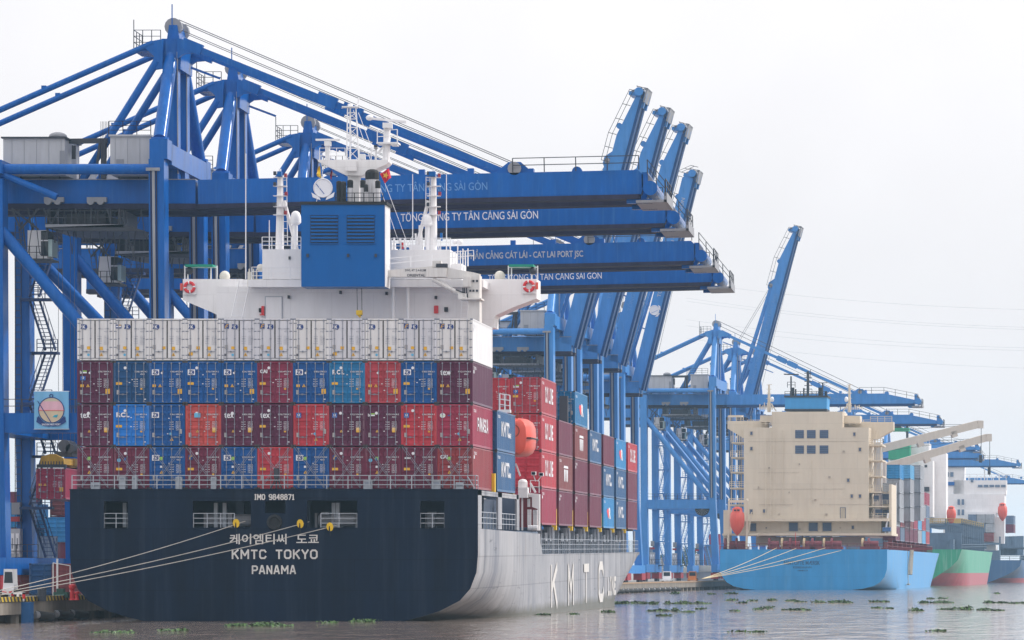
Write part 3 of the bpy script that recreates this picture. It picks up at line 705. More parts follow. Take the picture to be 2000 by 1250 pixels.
r = MB(); r.ladder(K(462, 622, 35.9), K(478, 548, 36.5), .85, .45, .035); r.ladder(K(905, 640, 35.9), K(908, 585, 35.9), .5, .3, .03); r.build('bridge_ladder', white_trim, ship)
b = MB(); kb(b, 518, 579, 552, 640, 36.9, .1); kb(b, 519.5, 580.5, 550.5, 640, 36.86, .05, 1)
b.build('door', [steel_grey, white_paint], ship)
b = MB(); kb(b, 511, 598, 516, 614, 36.7, .3); kb(b, 506, 602, 510, 610, 36.8, .2, 1); kb(b, 508, 614, 517, 616, 36.7, .2); kb(b, 848, 597, 856, 612, 36.8, .2)
b.build('fire_hose_box', [red_paint, soot], ship)
b = MB()
for px, py in ((566, 504), (564, 580), (665, 571), (601, 499), (680, 499), (734, 499), (755, 573), (851, 581)): kb(b, px-2, py-3, px+2, py+3, 31.8 if py < 500 and 588 < px < 752 else 36.5, .4)
kb(b, 868, 600, 875, 609, 36.8, .2)
b.build('wall_lamp', dark_steel, ship)
# funnel casing
FD = 32.0
b = MB(); kb(b, 589, 400, 752, 560, FD, 2.9); b.build('funnel_casing', funnel_blue, ship)
b = MB(); q0, q1 = K(752, 560, FD), K(752, 397, FD); b.box(q0.x, q0.x+.03, FD+.05, FD+2.85, q0.z, q1.z)
b.build('casing_side_wall', white_paint, ship)
for p0_, p1_ in ((607, 661), (678, 732)):
    b = MB(); kb(b, p0_, 420, p1_, 475, FD-.02, .04, 1)
    for i in range(8): kb(b, p0_+1, 422+i*6.8, p1_-1, 425.4+i*6.8, FD-.16, .14)
    kb(b, p0_-1, 419, p1_+1, 420.5, FD-.1, .1); kb(b, p0_-1, 475, p1_+1, 476.5, FD-.1, .1)
    b.build('louvre_panel', [funnel_blue, louvre_dark], ship)
b = MB(); kb(b, 587, 394, 756, 400, FD-.1, 3.2); b.build('funnel_top_plate', soot, ship)
r = MB(); r.rail([K(655, 395, FD), K(748, 395, FD)], .7, .7, 2, .03); r.build('funnel_railing', soot, ship)
for px, rr, yt, dd in ((662, 5, 356, 1.4), (671, 5, 357, .8), (684, 5.5, 354, 1.0), (709, 5, 354, .8), (727, 13, 338, 1.6), (738, 5, 355, .5), (715, 4, 362, .4)):
    b = MB(); s_ = 25.6; q0 = K(px, 396, FD+dd); q1 = K(px, yt+4, FD+dd); q2 = K(px, yt, FD+dd)
    dark = px < 680
    b.tube(q0, q1, rr/s_, 12, m=1 if dark else 0); b.tube(q1-ZH*.35, q2, rr/s_*1.06, 12, m=1); b.ball(q2, rr/s_*1.06, rr/s_*1.06, rr/s_*.6, m=1)
    b.build('exhaust_pipe', [pipe_white, soot], ship)
# radar mast
MD = 35.2
b = MB(); kb(b, 680, 340, 702, 470, MD, 1.0); kb(b, 700, 345, 704, 395, MD+.3, .3)
b.build('mast_trunk', white_paint, ship)
b = MB(); b.prism([K(x, yy, MD-.6) for x, yy in ((620, 312), (622, 316), (676, 342), (706, 343), (752, 322), (758, 316), (758, 312))], (0, 2.2, 0)); kb(b, 675, 315, 697, 334, MD-.9, .35)
b.build('mast_platform', white_paint, ship)
b = MB(); bs = [K(677, 312, MD-.3), K(701, 312, MD-.3), K(701, 312, MD+.8), K(677, 312, MD+.8)]; ts = [K(679, 210, MD), K(695, 210, MD), K(695, 210, MD+.55), K(679, 210, MD+.55)]
for p, q_ in zip(bs, ts): b.bar(p, q_, .09, .09)
for f in (0, .22, .45, .62, .78, .9, 1):
    pp = [p.lerp(q_, f) for p, q_ in zip(bs, ts)]
    for i in range(4): b.bar(pp[i], pp[(i+1) % 4], .06, .06)
for f0, f1 in ((0, .22), (.22, .45), (.45, .62), (.78, .9)):
    pp = [p.lerp(q_, f0) for p, q_ in zip(bs, ts)]; pq = [p.lerp(q_, f1) for p, q_ in zip(bs, ts)]
    for i in range(4): b.bar(pp[i], pq[(i+1) % 4], .05, .05)
b.box(ts[0].x-.4, ts[1].x+.3, MD-.1, MD+.7, ts[0].z, ts[0].z+.08); b.tube(K(684, 211, MD+.3), K(684, 203, MD+.3), .2, 8); b.tube(K(697, 212, MD+.3), K(701, 190, MD+.3), .07, 6); b.tube(K(699, 196, MD+.3), K(703, 191, MD+.3), .06, 6)
b.bar(K(667, 211, MD), K(679, 210, MD), .05, .05); b.tube(K(684, 312, MD+.2), K(684, 205, MD+.2), .07, 6)
b.build('lattice_mast', white_trim, ship)
r = MB(); r.rail([K(624, 312, MD-.5), K(674, 312, MD-.5)], .9, .75, 3, .025); r.rail([K(702, 312, MD-.5), K(748, 312, MD-.5)], .9, .75, 3, .025)
r.rail([K(737, 279, MD-.3), K(776, 277, MD-.3)], .95, 1.2, 2, .035); r.rail([K(737, 279, MD+1.0), K(776, 277, MD+1.0)], .95, 1.2, 2, .035)
b = MB()
r.build('mast_railing', white_trim, ship)
b = MB(); b.tube(K(640, 312, MD), K(640, 284, MD), .2, 8); kb(b, 634, 276, 646, 285, MD-.3, .6); kb(b, 617, 271.5, 664, 275, MD-.2, .35); b.bar(K(640, 296, MD), K(648, 311, MD), .07, .07)
b.build('radar_scanner', white_trim, ship)
b = MB(); b.tube(K(755, 318, MD), K(756, 250, MD), .27, 10); kb(b, 748, 240, 765, 250, MD-.4, .8); b.bar(K(718, 230.5, MD-.2), K(794, 238.5, MD-.2), .4, .17); b.ball(K(722, 230, MD-.2), .3, .25, .22); b.bar(K(738, 300, MD), K(752, 282, MD), .14, .14)
kb(b, 736, 278, 778, 281, MD-.4, 1.5); kb(b, 764, 281, 776, 284, MD-.3, 1.2)
b.build('large_radar_scanner', white_trim, ship)
b = MB(); b.tube(K(734, 312, MD), K(734, 290, MD), .09, 6); kb(b, 731, 284, 737, 291, MD-.2, .4, 1); kb(b, 702, 301, 713, 311, MD, .6)
b.build('mast_lamp', [white_trim, dark_steel], ship)
# side light masts
for px, mir in ((546, 1), (846, -1)):
    b = MB(); b.tube(K(px, 490, 38), K(px+1, 342, 38), .33, 12, r2=.2); b.tube(K(px+9*mir, 392, 38), K(px+34*mir, 488, 38), .14, 8); b.tube(K(px+1, 342, 38), K(px+1, 330, 38), .1, 6)
    b.tube(K(px+26*mir, 490, 38), K(px+26*mir, 440, 38), .1, 6)
    for py in (345, 362, 381, 402, 418): kb(b, px-12, py+1, px+14, py+2.2, 37.6, .5)
    b.ladder(K(px+12*mir, 480, 37.6), K(px+10*mir, 345, 37.6), .3, .5, .025)
    b.build('light_mast', white_paint, ship)
    b = MB()
    for i, (dx, py) in enumerate(((-9, 341), (12, 345), (-9, 362), (13, 381), (-10, 402), (12, 418))): kb(b, px+dx-2.5, py-6, px+dx+2.5, py+1, 37.5, .35, i % 2)
    b.build('navigation_lamp', [dark_steel, mat('red_lamp_glass', (.3, .02, .03), .3, var=0)], ship)
    b = MB(); kb(b, px-4 if mir > 0 else px-8, 335, px+4, 345, 37.4, .6); b.build('blue_signal_box', funnel_blue, ship)
for px, py, rr in ((577.5, 426, 10.5), (835, 430, 9.5)):
    b = MB(); c0 = K(px, py+9, 37.6); k_ = 1/25.2
    b.lathe(c0, [(rr*.62*k_, -.15), (rr*k_, 0), (rr*1.02*k_, rr*.6*k_), (rr*.97*k_, rr*1.2*k_), (rr*.75*k_, rr*1.8*k_), (rr*.4*k_, rr*2.12*k_), (.02, rr*2.2*k_)], 16); b.tube(c0-ZH*2.2, c0, .16, 8)
    b.build('satellite_dome', white_trim, ship, smooth=True)
b = MB()
for px, y0, y1 in ((480, 545, 300), (806, 490, 340), (872, 490, 340), (526, 487, 430)): b.tube(K(px, y0, 38), K(px, y1, 38), .05, 6, r2=.03)
for x0, y0, x1, y1 in ((806, 460, 790, 490), (872, 460, 880, 490), (783, 485, 690, 215), (800, 486, 700, 220), (618, 395, 634, 316)): b.tube(K(x0, y0, 37), K(x1, y1, 37), .022, 5)
b.build('whip_antenna', white_trim, ship)
for x0, x1 in ((361, 424), (993, 1050)):
    b = MB()
    for px in (x0, x0+6, x1-12, x1): q0 = K(px, 546, 40); b.bar(q0, K(px, 519, 40), .09, .09)
    b.bar(K(x0, 522, 40), K(x1, 522, 40), .08, .08); b.ball(K(x0+9 if x0 < 500 else x1-9, 529, 39.8), .3, .3, .3, m=2)
    kb(b, x0+1, 516.5, x1-8, 521, 39.5, 1.8, 1)
    b.build('wing_awning', [white_trim, green_cloth, dark_steel], ship)
b = MB(); b.ball(K(439, 540, 40), .42, .42, .45); b.ball(K(976, 540, 40), .42, .42, .45); b.ball(K(509, 523, 38), .3); kb(b, 484, 531, 490, 560, 36, .4); kb(b, 490, 545, 514, 556, 36, .9)
for px in (487, 495, 501): b.tube(K(px, 546, 36), K(px, 525, 36), .06, 6)
b.build('deck_equipment', mat('cream_equipment_paint', (.62, .6, .54), .5, var=.1), ship)
b = MB()
for k in range(9): px = 770+k*11; b.tube(K(px, 490, 38.3), K(px+R.uniform(-3, 3), 490-R.uniform(8, 40), 38.3), R.uniform(.04, .1), 6)
for k in range(7): px = 884+k*5; b.tube(K(px, 520, 38.3), K(px, 520-R.uniform(15, 45), 38.3), .05, 6)
b.ball(K(898, 473, 38.3), .25); b.ball(K(888, 473, 38.3), .2); kb(b, 800, 478, 826, 489, 38, 1.0); kb(b, 774, 476, 781, 486, 37, .4, 1); kb(b, 784, 474, 788, 486, 37, .3, 2); kb(b, 860, 455, 864, 470, 38, .3, 1)
b.build('monkey_island_fittings', [white_trim, funnel_blue, red_paint], ship)
# provision crane on the starboard side
cr = MB(); PD = 33.5
cr.prism([K(x, yy, PD) for x, yy in ((700, 533), (700, 540), (820, 541), (935, 545), (937, 535), (925, 532), (852, 519), (832, 521))], (0, .8, 0)); cr.ball(K(703, 537, PD+.4), .32, .45, .42)
kb(cr, 833, 523, 872, 541, PD-.15, 1.1); kb(cr, 905, 541, 920, 560, PD-.3, 1); kb(cr, 915, 538, 937, 640, PD, 1.6); kb(cr, 898, 582, 940, 585, PD-.5, 2.2); kb(cr, 845, 510, 862, 522, PD, .7)
cr.tube(K(846, 546, PD), K(905, 578, PD), .17, 8); kb(cr, 895, 573, 912, 584, PD-.3, .9)
cr.build('provision_crane', mat('provision_crane_paint', (.66, .64, .62), .5, var=.08, streak=.35, streak_col=(.33, .25, .18), scale=2), ship)
cr = MB()
for px in (917, 923, 930): kb(cr, px, 547, px+4, 551, PD-.05, .1); kb(cr, px, 566, px+4, 570, PD-.05, .1)
for px in (904, 907, 911): cr.tube(K(px, 562, PD-.4), K(px+1, 580, PD-.4), .05, 5)
cr.tube(K(890, 566, PD-.3), K(912, 574, PD-.3), .05, 5); kb(cr, 852, 515, 874, 522, PD-.2, .5)
for px in (697, 706): cr.tube(K(px, 541, PD+.4), K(px+1, 606, PD+.4), .025, 5)
cr.build('crane_machinery', dark_steel, ship)
q = MB(); a_ = K(791, 537.5, PD-.01); q.text('SWL 4T 2.4-8.5M', .17, a_+ZH*.3+YH*-.01, XH, ZH, width=1.6, bold=.02); q.text('ORIENTAL', .2, a_-ZH*.1+XH*.15+YH*-.01, XH, ZH, width=1.4, bold=.03)
q.build('crane_lettering', tex_dark, ship, normals=False)
b = MB(); kb(b, 696, 606, 707, 615, PD+.2, .5); b.prism([K(x, yy, PD+.2) for x, yy in ((697, 615), (706, 615), (702, 620))], (0, .4, 0))
for i in range(3): b.prism([K(x, yy, PD+.18) for x, yy in ((696, 607+i*3), (699, 606+i*3), (707, 609+i*3), (707, 611+i*3))], (0, -.02, 0), 1)
b.build('hook_block', [yellow, soot], ship)
# starboard boat station
b = MB(); BD = 38.5
b.prism([K(x, yy, BD) for x, yy in ((1027, 962), (1054, 965), (1054, 1036), (1050.5, 1036), (1050, 994), (1039, 990), (1039, 971), (1028, 970))], (0, .5, 0)); kb(b, 1030, 974, 1035, 990, BD+.4, .2)
b.box(12.6, 13.85, BD, 42.6, K(1054, 965, BD).z-.1, K(1054, 965, BD).z); kb(b, 1012, 952, 1030, 972, BD-.6, 1.2); b.lathe(K(1021, 952, BD), [(.36, -.1), (.36, .45), (.25, .6), (.02, .66)], 12)
kb(b, 1030, 995, 1037, 1026, BD+.6, .3); kb(b, 1041, 996, 1049, 1026, BD+.6, .3)
for px in (1013, 1020): b.bar(K(px, 970, BD), K(px, 1036, BD), .12, .12)
b.build('boat_station', white_paint, ship)
b = MB()
for i in range(4): q0 = K(1031+5*i, 1031, BD-.2); b.tube(q0, q0+XH*.17, .22, 10)
b.build('liferaft_canister', white_trim, ship)
r = MB(); r.rail([K(1036, 962, BD), K(1053, 963, BD)], .95, .5, 2, .03); r.rail([K(976, 800, 28), K(996, 803, 28)], 1.2, .35, 3, .04); kb(r, 974, 800, 997, 806, 28, .6); r.build('boat_station_railing', white_trim, ship)
b = MB(); b.bar(K(1036, 944, BD), K(1046, 962, BD), .15, .15); b.bar(K(1007, 905, BD-6), K(1016, 930, BD-6), .12, .12)
for px, py in ((1042, 925), (1057, 927)):
    kb(b, px-4.5, py-4, px+4.5, py+3, BD-1.2, .4); kb(b, px-3.5, py-3, px+3.5, py+2, BD-1.25, .05, 1)
b.bar(K(1042, 928, BD-1), K(1046, 940, BD-1), .07, .07); b.bar(K(1057, 930, BD-1), K(1050, 940, BD-1), .07, .07)
b.build('floodlight', [white_trim, glass], ship)
b = MB(); kb(b, 1011, 970, 1050, 1030, BD+3.2, .1); b.build('inner_bulkhead', deck_red, ship)
# free-standing things carried by the ship
def world(local): return KM @ Vector(local)
def lifebuoy(px, py, label):
    t_ = thing('lifebuoy', label, 'lifebuoy', M=KM @ Matrix.Translation(K(px, py, 39.2)), group='lifebuoys on the bridge wings')
    b = MB(); b.torus((0, 0, 0), XH, ZH, .36, .12, 24, 8, gap=1); b.build('ring', [red_paint, white_trim], t_)
    b = MB(); b.box(-.5, .5, .13, .17, -.52, .45); b.box(-.5, .5, -.05, .17, -.56, -.52); b.build('backing_board', white_trim, t_)
    b = MB(); b.tube((.62 if px > 500 else -.62, 0, .3), (.62 if px > 500 else -.62, 0, -.25), .11, 8); b.build('smoke_float', orange_grp, t_)
lifebuoy(370, 561, 'red and white lifebuoy on the left wing of the white bridge')
lifebuoy(1033, 559, 'red and white lifebuoy on the right wing of the white bridge')
lb = thing('lifeboat', 'orange enclosed lifeboat hung beside the blue containers of the navy ship', 'lifeboat', M=KM @ Matrix.Translation((13.15, 29.0, K(1028, 856, 33).z)))
b = MB(); vs = []; n = 16
prof = [(0, .30), (.35, .75), (1.0, .95), (2.2, 1.0), (4.5, 1.0), (6.0, .85), (7.0, .45)]
for yy, k_ in prof:
    for i in range(n):
        a_ = 2*math.pi*i/n; c_, s_ = math.cos(a_), math.sin(a_)
        vs.append((1.4*k_*math.copysign(abs(c_)**.6, c_), yy, (1.5 if s_ > 0 else 1.45)*(.75+.25*k_)*math.copysign(abs(s_)**.7, s_)))
fs = [(j*n+i, j*n+(i+1) % n, (j+1)*n+(i+1) % n, (j+1)*n+i) for j in range(len(prof)-1) for i in range(n)]+[tuple(range(n))[::-1], tuple(range((len(prof)-1)*n, len(prof)*n))]
b.add(vs, fs); b.build('hull', orange_grp, lb, smooth=True)
b = MB(); b.box(-1.42, 1.42, .4, 6.3, -.12, -.02); b.build('rubbing_strake', soot, lb)
b = MB(); b.disc((.1, -.02, .45), XH, ZH, .5, m=0, r_in=.42); b.tube((0, .2, 1.3), (0, .2, 1.9), .1, 6); b.tube((.3, .8, 1.4), (.4, .8, 2.0), .08, 6); b.bar((-.6, .6, 1.35), (.8, .6, 1.6), .1, .1); b.build('hatch', mat('lifeboat_trim', (.25, .05, .03), .5, var=0), lb)
def flag(label, px, pts, d, cols, star=False):
    t_ = thing('flag', label, 'flag', M=KM @ Matrix.Translation(K(px, pts[0][1], d)), group=None); o = K(px, pts[0][1], d)
    b = MB(); P = [K(x, yy, d)-o for x, yy in pts]; n = 6; vs = []
    for i in range(n+1):
        f = i/n; vs += [P[0].lerp(P[1], f)+YH*.18*math.sin(f*6), P[3].lerp(P[2], f)+YH*.18*math.sin(f*6+.6)]
    b.add(vs, [(2*i, 2*i+2, 2*i+3, 2*i+1) for i in range(n)]); c0 = sum(P, Vector())/4
    o_ = b.build('cloth', cols, t_)
    if star:
        s_ = MB(); s_.poly([c0+YH*-.3+XH*.27*(1 if i % 2 == 0 else .42)*math.sin(.3+i*math.pi/5)+ZH*.27*(1 if i % 2 == 0 else .42)*math.cos(.3+i*math.pi/5) for i in range(10)]); s_.build('star', st_yellow, t_)
flag('yellow signal flag hanging at the left of the radar mast', 623, ((624, 322), (628, 349), (619, 344), (619, 332)), 35.0, yellow)
flag('small dark red flag hanging left of the exhaust pipes', 647, ((648, 331), (650, 336), (647, 352), (644, 342)), 35.0, mat('dark_red_flag', (.3, .01, .04), .7, var=0))
flag('red flag with a yellow star flying right of the black exhaust top', 752, ((742, 339), (760, 329), (764, 347), (751, 358)), 34.5, mat('red_flag', (.6, .01, .04), .7, var=0), True)

# ------------------------------------------------ containers on the near ship
ORD = ['first', 'second', 'third', 'fourth', 'fifth', 'sixth', 'seventh', 'eighth', 'ninth', 'tenth', 'eleventh']
TIER = {0: 'bottom tier', 1: 'second tier', 2: 'third tier', 3: 'top tier'}
CN = {'maroon': 'maroon', 'darkmaroon': 'dark maroon', 'blue': 'blue', 'navy': 'dark blue', 'rclblue': 'bright blue', 'teal': 'light blue', 'red': 'rose red', 'brightred': 'bright red', 'orange': 'orange red',
      'crimson': 'crimson', 'magenta': 'magenta', 'redbrown': 'reddish brown', 'brown': 'brown', 'white': 'white', 'coolwhite': 'pale grey white', 'grey': 'grey', 'steelblue': 'dull blue', 'skyblue': 'sky blue', 'paleblue': 'pale blue', 'pink': 'pink', 'greyblue': 'grey blue', 'green': 'green'}
GRID = {3: [('white', 'kf'), ('white', 'bk'), ('white', 'kf'), ('white', 'kf'), ('coolwhite', 'fk'), ('coolwhite', 'fk'), ('white', 'kf'), ('coolwhite', 'kf'), ('white', 'kf'), ('coolwhite', 'fk'), ('white', 'fk')],
        2: [('darkmaroon', 'hkb'), ('navy', None), ('blue', 'k'), ('blue', 'k'), ('blue', 'k'), ('magenta', 'cai'), ('blue', 'k'), ('teal', 'rclw'), ('red', None), ('blue', 'k'), ('darkmaroon', 'tex')],
        1: [('darkmaroon', 'tex'), ('rclblue', 'rcl'), ('blue', 'k'), ('orange', 'blu'), ('darkmaroon', 'tex'), ('darkmaroon', 'tex'), ('brightred', 'ck'), ('darkmaroon', 'ck'), ('darkmaroon', 'hk'), ('brightred', 'ck'), ('crimson', 'oval')],
        0: [('maroon', None), ('maroon', 'dot'), ('blue', 'k'), ('maroon', 'f'), ('blue', 'k'), ('brightred', None), ('blue', 'k'), ('maroon', 'f'), ('maroon', 'dot'), ('maroon', 'white'), ('redbrown', 'cai')]}
LG = {'tex': 'with three white letters', 'rcl': 'with bold white letters', 'rclw': 'with spaced white letters', 'cai': 'with three slanted white letters', 'k': 'with a white flag square', 'kf': 'with a small blue flag',
      'fk': 'with two blue signs', 'bk': 'with a striped sign', 'f': 'with a square yellow swirl sign', 'ck': 'with a blue square sign', 'hk': 'with a green and white sign', 'hkb': 'with a blue square sign', 'blu': 'with a pale blue sticker',
      'oval': 'with a white oval sign', 'dot': 'with a round blue sticker', 'white': 'with a thin white sign', None: 'without a sign'}
for tier in range(4):
    for c, (colr, lg) in enumerate(GRID[tier]):
        wear = (R.uniform(-.012, .012), R.uniform(-.03, .03))
        M = KM @ Matrix.Translation((CX0+PIT*c+WD/2+wear[0], CD+wear[1], CZ+CPH*tier))
        side = {3: 'cut', 2: 'cut', 1: 'pan', 0: 'cut'}[tier] if c == 10 else None
        col_name = ORD[c] if c < 10 else 'rightmost'
        lab = '%s container %s, %s, %s stern column' % (CN[colr], LG[lg].replace('three ', '').replace('with a ', 'with '), TIER[tier], col_name)
        container(M, colr, lab, 'containers stacked across the stern', lg, side, k=c*3+tier*5+(c*tier) % 4, reefer=tier == 3)
def bay_box(d, tier, x, z0, col, side, label, group, logo=None, front=True, rods=True, k=0):
    M = KM @ Matrix.Translation((x, d+R.uniform(-.03, .03), z0+tier*CPH)); return container(M, col, label, group, logo, side, k=k, front=front, rods=rods)
XS = 13.92-.35-WD/2
for tier, c_, nm in ((0, 'steelblue', 'lower'), (1, 'steelblue', 'upper')):
    bay_box(12.9, tier, XS+.25, CZ, c_, 'kmtc', '%s of the two dull blue containers just aft of the lifeboat' % nm, 'containers behind the stern stack', front=True, rods=False)
for tier in range(4): bay_box(12.9, tier, XS-2*PIT, CZ, ['maroon', 'blue', 'brown', 'maroon'][tier], None, 'container hidden behind the stern stack, %s' % TIER[tier], 'inner containers behind the stern stack', rods=False) if tier < 2 else None
BZ = 6.82
SIDE = [('forward of the lifeboat', [('crimson', 'cut'), ('brightred', 'ck'), ('brightred', 'ck'), ('red', 'ck')]),
        ('one bay beyond the lifeboat', [('maroon', 'cut'), ('brown', 'emb'), ('maroon', None)]),
        ('in the light blue box bay', [('maroon', 'cut'), ('maroon', 'cut'), ('brown', 'emb'), ('teal', 'sin')]),
        ('in the fourth bay from bow', [('maroon', None), ('maroon', None), ('steelblue', 'kmtc')]),
        ('in the third bay from bow', [('skyblue', 'sin'), ('steelblue', 'kmtc'), ('maroon', None)]),
        ('in the second bay from bow', [('steelblue', 'kmtc'), ('steelblue', 'kmtc'), ('skyblue', 'sin')]),
        ('at the bow end of the row', [('maroon', None), ('maroon', None), ('brightred', 'ck')])]
TN = ['bottom', 'second', 'third', 'top']
SL = {'ck': 'with tall white letters', 'kmtc': 'with four white letters', 'emb': 'with a white emblem', 'sin': 'with a red and white sign', 'cut': 'with a small code', None: 'with a plain side', 'pan': 'with white letters'}
for i, (where, boxes) in enumerate(SIDE):
    for tier, (c_, sd_) in enumerate(boxes):
        tn = TN[tier] if tier < len(boxes)-1 else 'topmost'
        bay_box(BAY[i], tier, XS+.35, BZ, c_, sd_, '%s container %s, %s %s' % (CN[c_], SL[sd_].replace('with a ', 'with '), tn, where), 'containers along the starboard side', logo='hkb' if (i == 0 and tier == 3) else ('f' if i == 0 and tier == 2 else None), rods=tier >= 2 and i in (0, 2), k=i*2+tier)
# inner columns whose ends show past the lifeboat
for tier, c_ in enumerate(('brown', 'darkmaroon', 'crimson', 'brightred')):
    bay_box(BAY[0], tier, XS+.35-PIT, BZ-.05, c_, None, '%s container end, %s, next inboard of the tall white lettered stack' % (CN[c_], TN[tier]), 'inner containers behind the lifeboat', rods=tier == 3, k=3+tier)
bay_box(BAY[2], 3, XS+.35-PIT, BZ, 'teal', None, 'light blue container end inboard of the light blue box with red sign', 'inner containers behind the lifeboat', rods=False, k=4)
bay_box(BAY[3], 3, XS+.35-2*PIT, BZ, 'red', None, 'rose red container sliver beyond the light blue box', 'inner containers behind the lifeboat', rods=False, k=4)
# mooring lines and their rat guards
rope = mat('pale_mooring_rope', (0.44, 0.42, 0.39), 0.8, var=0.1)
for i, (px, py, ex, ey, tp) in enumerate(((461, 1022, -40, 1162, 'topmost'), (586, 1023, -44, 1166, 'middle'), (644, 1029, -48, 1170, 'lowest'))):
    p = at(px+18, py-4, 280.2); q_ = at(ex, ey, 266)
    t_ = MB(); pts = []
    for j in range(25): f = j/24; pts.append(p.lerp(q_, f)-ZH*.55*4*f*(1-f)*.5)
    t_.path(pts, .028, 6); tag(t_.build('mooring_line', rope), '%s of the three pale ropes from the navy stern to the quay' % tp, 'mooring rope', 'mooring ropes of the navy ship')
    g = thing('rat_guard', 'yellow rat guard disc on the %s rope of the navy stern' % tp, 'rat guard', at(px, py, 279.4), group='yellow rat guards')
    d_ = (q_-p).normalized(); b = MB(); nn = Vector((.55, .8, .1)).normalized(); u_ = nn.cross(ZH).normalized(); v_ = u_.cross(nn)
    ring = [(u_*math.cos(2*math.pi*j/20)+v_*math.sin(2*math.pi*j/20))*.3 for j in range(20)]; b.prism(ring, nn*.03); b.build('disc', yellow, g)
    b = MB(); b.bar(v_*-.02-nn*.02, v_*-.62-nn*.02, .05, .03); b.bar(v_*-.3-nn*.03-u_*.08, v_*.05-nn*.03, .04, .03); b.build('tie_cord', soot, g)
# ---------------------------------------------------------------- ship-to-shore cranes
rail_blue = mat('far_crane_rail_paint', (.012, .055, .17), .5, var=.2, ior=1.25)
def crane(X, Y, label, yaw=0.0, s=1.0, up=None, up_deg=75, slant=False, text=None, text_kind=0, detail=2, trolley=-6.5, emblem=None, splay=0.0, lift=1.3, blue=None, reach=39.6):
    P = blue or crane_blue; UF = rail_brown if blue is None else rail_blue
    T = thing('gantry_crane', label, 'gantry crane', (X, Y, 0), (0, 0, yaw), group='blue gantry cranes along the quay')
    FY, GX = 17.5, -13.0
    Zs = lambda z: 1.4+(z-1.4)*s
    def V(x, y, z): return Vector((x, y, Zs(z)))
    raised = up is not None; far_ = blue is not None
    GY = (6.6, 9.9) if far_ else (5.2, 10.8); GW = 1.2 if far_ else 1.5; HX = 1.7 if far_ else 2.4
    # legs
    for wx, y0, nm in ((0, 0, 'w'), (0, FY, 'w'), (GX, 0, 'l'), (GX-splay, FY, 'l')):
        b = MB(); top = 36.6 if nm == 'w' else 35.0
        xb = wx+.75 if nm == 'w' else wx+.3
        b.prism([V(wx-.62, y0, top), V(wx+.62, y0, top), V(wx+.72, y0, 16), V(xb+.62, y0, 3.4), V(xb-.62, y0, 3.4), V(wx-.52, y0, 16)], (0, 1.9, 0))
        o = b.build('leg', P, T)
        if nm == 'w':
            b = MB(); b.bar(V(wx-.22, y0-.1, 35.8), V(wx-.02, y0-.1, 16.5), .22, .06, 0); b.bar(V(wx+.02, y0-.12, 35.8), V(wx+.2, y0-.12, 16.5), .09, .05, 1); b.bar(V(wx-.42, y0-.12, 35.8), V(wx-.25, y0-.12, 16.5), .09, .05, 1)
            b.bar(V(wx-.8, y0-.1, 35.75), V(wx+.3, y0-.1, 35.75), .2, .25, 0)
            b.build('cable_track', [grey_steel, rail_brown], T)
    if detail > 1:
        b = MB(); b.ladder(V(GX-splay-.25, FY-.15, 3.5), V(GX-splay-.25, FY-.15, 33), .5, .6, .03); b.build('ladder', dark_steel, T)
    # portal, sill, braces
    for y0, sp in ((.2, 0), (FY+.2, splay)):
        b = MB(); b.box(GX-sp, .5, y0, y0+1.4, Zs(14.55), Zs(16.15)); b.build('portal_beam', P, T)
        b = MB(); b.tube(V(GX-sp+.2, y0+.7, 31.0), V(-.3, y0+.7, 16.2), .5, 14); b.build('brace', P, T, smooth=True)
        b = MB(); b.tube(V(-.5, y0+.7, 35.85), V(-27, y0+.7, 35.85), .43, 14); b.tube(V(-13.5, y0+.7, 35.8), V(-8.2, y0+.7, 33.6), .3, 10) if detail > 1 else None
        b.build('top_pipe', P, T, smooth=True)
        b = MB(); b.rail([(GX-sp, y0-.05, Zs(16.15)), (.0, y0-.05, Zs(16.15))], 1.1, 2.0, 2, .035); b.build('portal_railing', dark_steel, T)
    for x0 in (GX+.3, .75):
        b = MB(); b.box(x0-.6, x0+.6, -2.2, FY+4, Zs(3.1), Zs(4.5)); b.build('sill_beam', P, T)
        for y0 in (-2.0, FY-1.2):
            b = MB(); b.box(x0-.7, x0+.7, y0, y0+4.8, 1.95, 3.05)
            for k in range(4): b.tube((x0-.25, y0+.7+k*1.15, 1.78), (x0+.25, y0+.7+k*1.15, 1.78), .38, 10, m=1)
            b.prism([(x0-.5, y0+1.4, 3.0), (x0-.5, y0+3.4, 3.0), (x0-.5, y0+2.9, 3.9), (x0-.5, y0+1.9, 3.9)], (1.0, 0, 0)); b.build('bogie', [bogie_red, dark_steel], T)
    b = MB(); b.box(GX-splay-.3, GX+.5, 1.9, FY, Zs(14.6), Zs(16.0)); b.build('portal_beam', P, T)
    b = MB(); b.box(-.55, .9, 1.9, FY, Zs(36.3), Zs(38.0)); b.box(-.55, .9, 0, 2.0, Zs(36.6), Zs(38.2)); b.box(-.55, .9, FY-.1, FY+1.9, Zs(36.6), Zs(38.2)); b.box(-.5, .85, 7.9, 9.6, Zs(35.4), Zs(36.3))
    b.build('cross_beam', P, T)
    b = MB(); b.box(-13.6, -12.4, -.3, FY+1.9, Zs(35.4), Zs(36.5)); b.build('cross_beam', P, T)
    # girder and boom
    for y0 in GY:
        b = MB(); b.box(-28, 2.2, y0, y0+GW, Zs(33.45), Zs(35.4)); b.box(-28, 2.2, y0-.16, y0+GW+.16, Zs(33.0), Zs(33.45), 1)
        b.box(-28, 2.2, y0-.05, y0+GW+.05, Zs(35.4), Zs(35.47), 2)
        b.build('girder', [P, rail_brown, grey_steel], T)
    ang = rad(up_deg) if raised else rad(lift)
    hz = Zs(34.4); L = (37.0 if not raised else 36.2)*(reach/39.6)
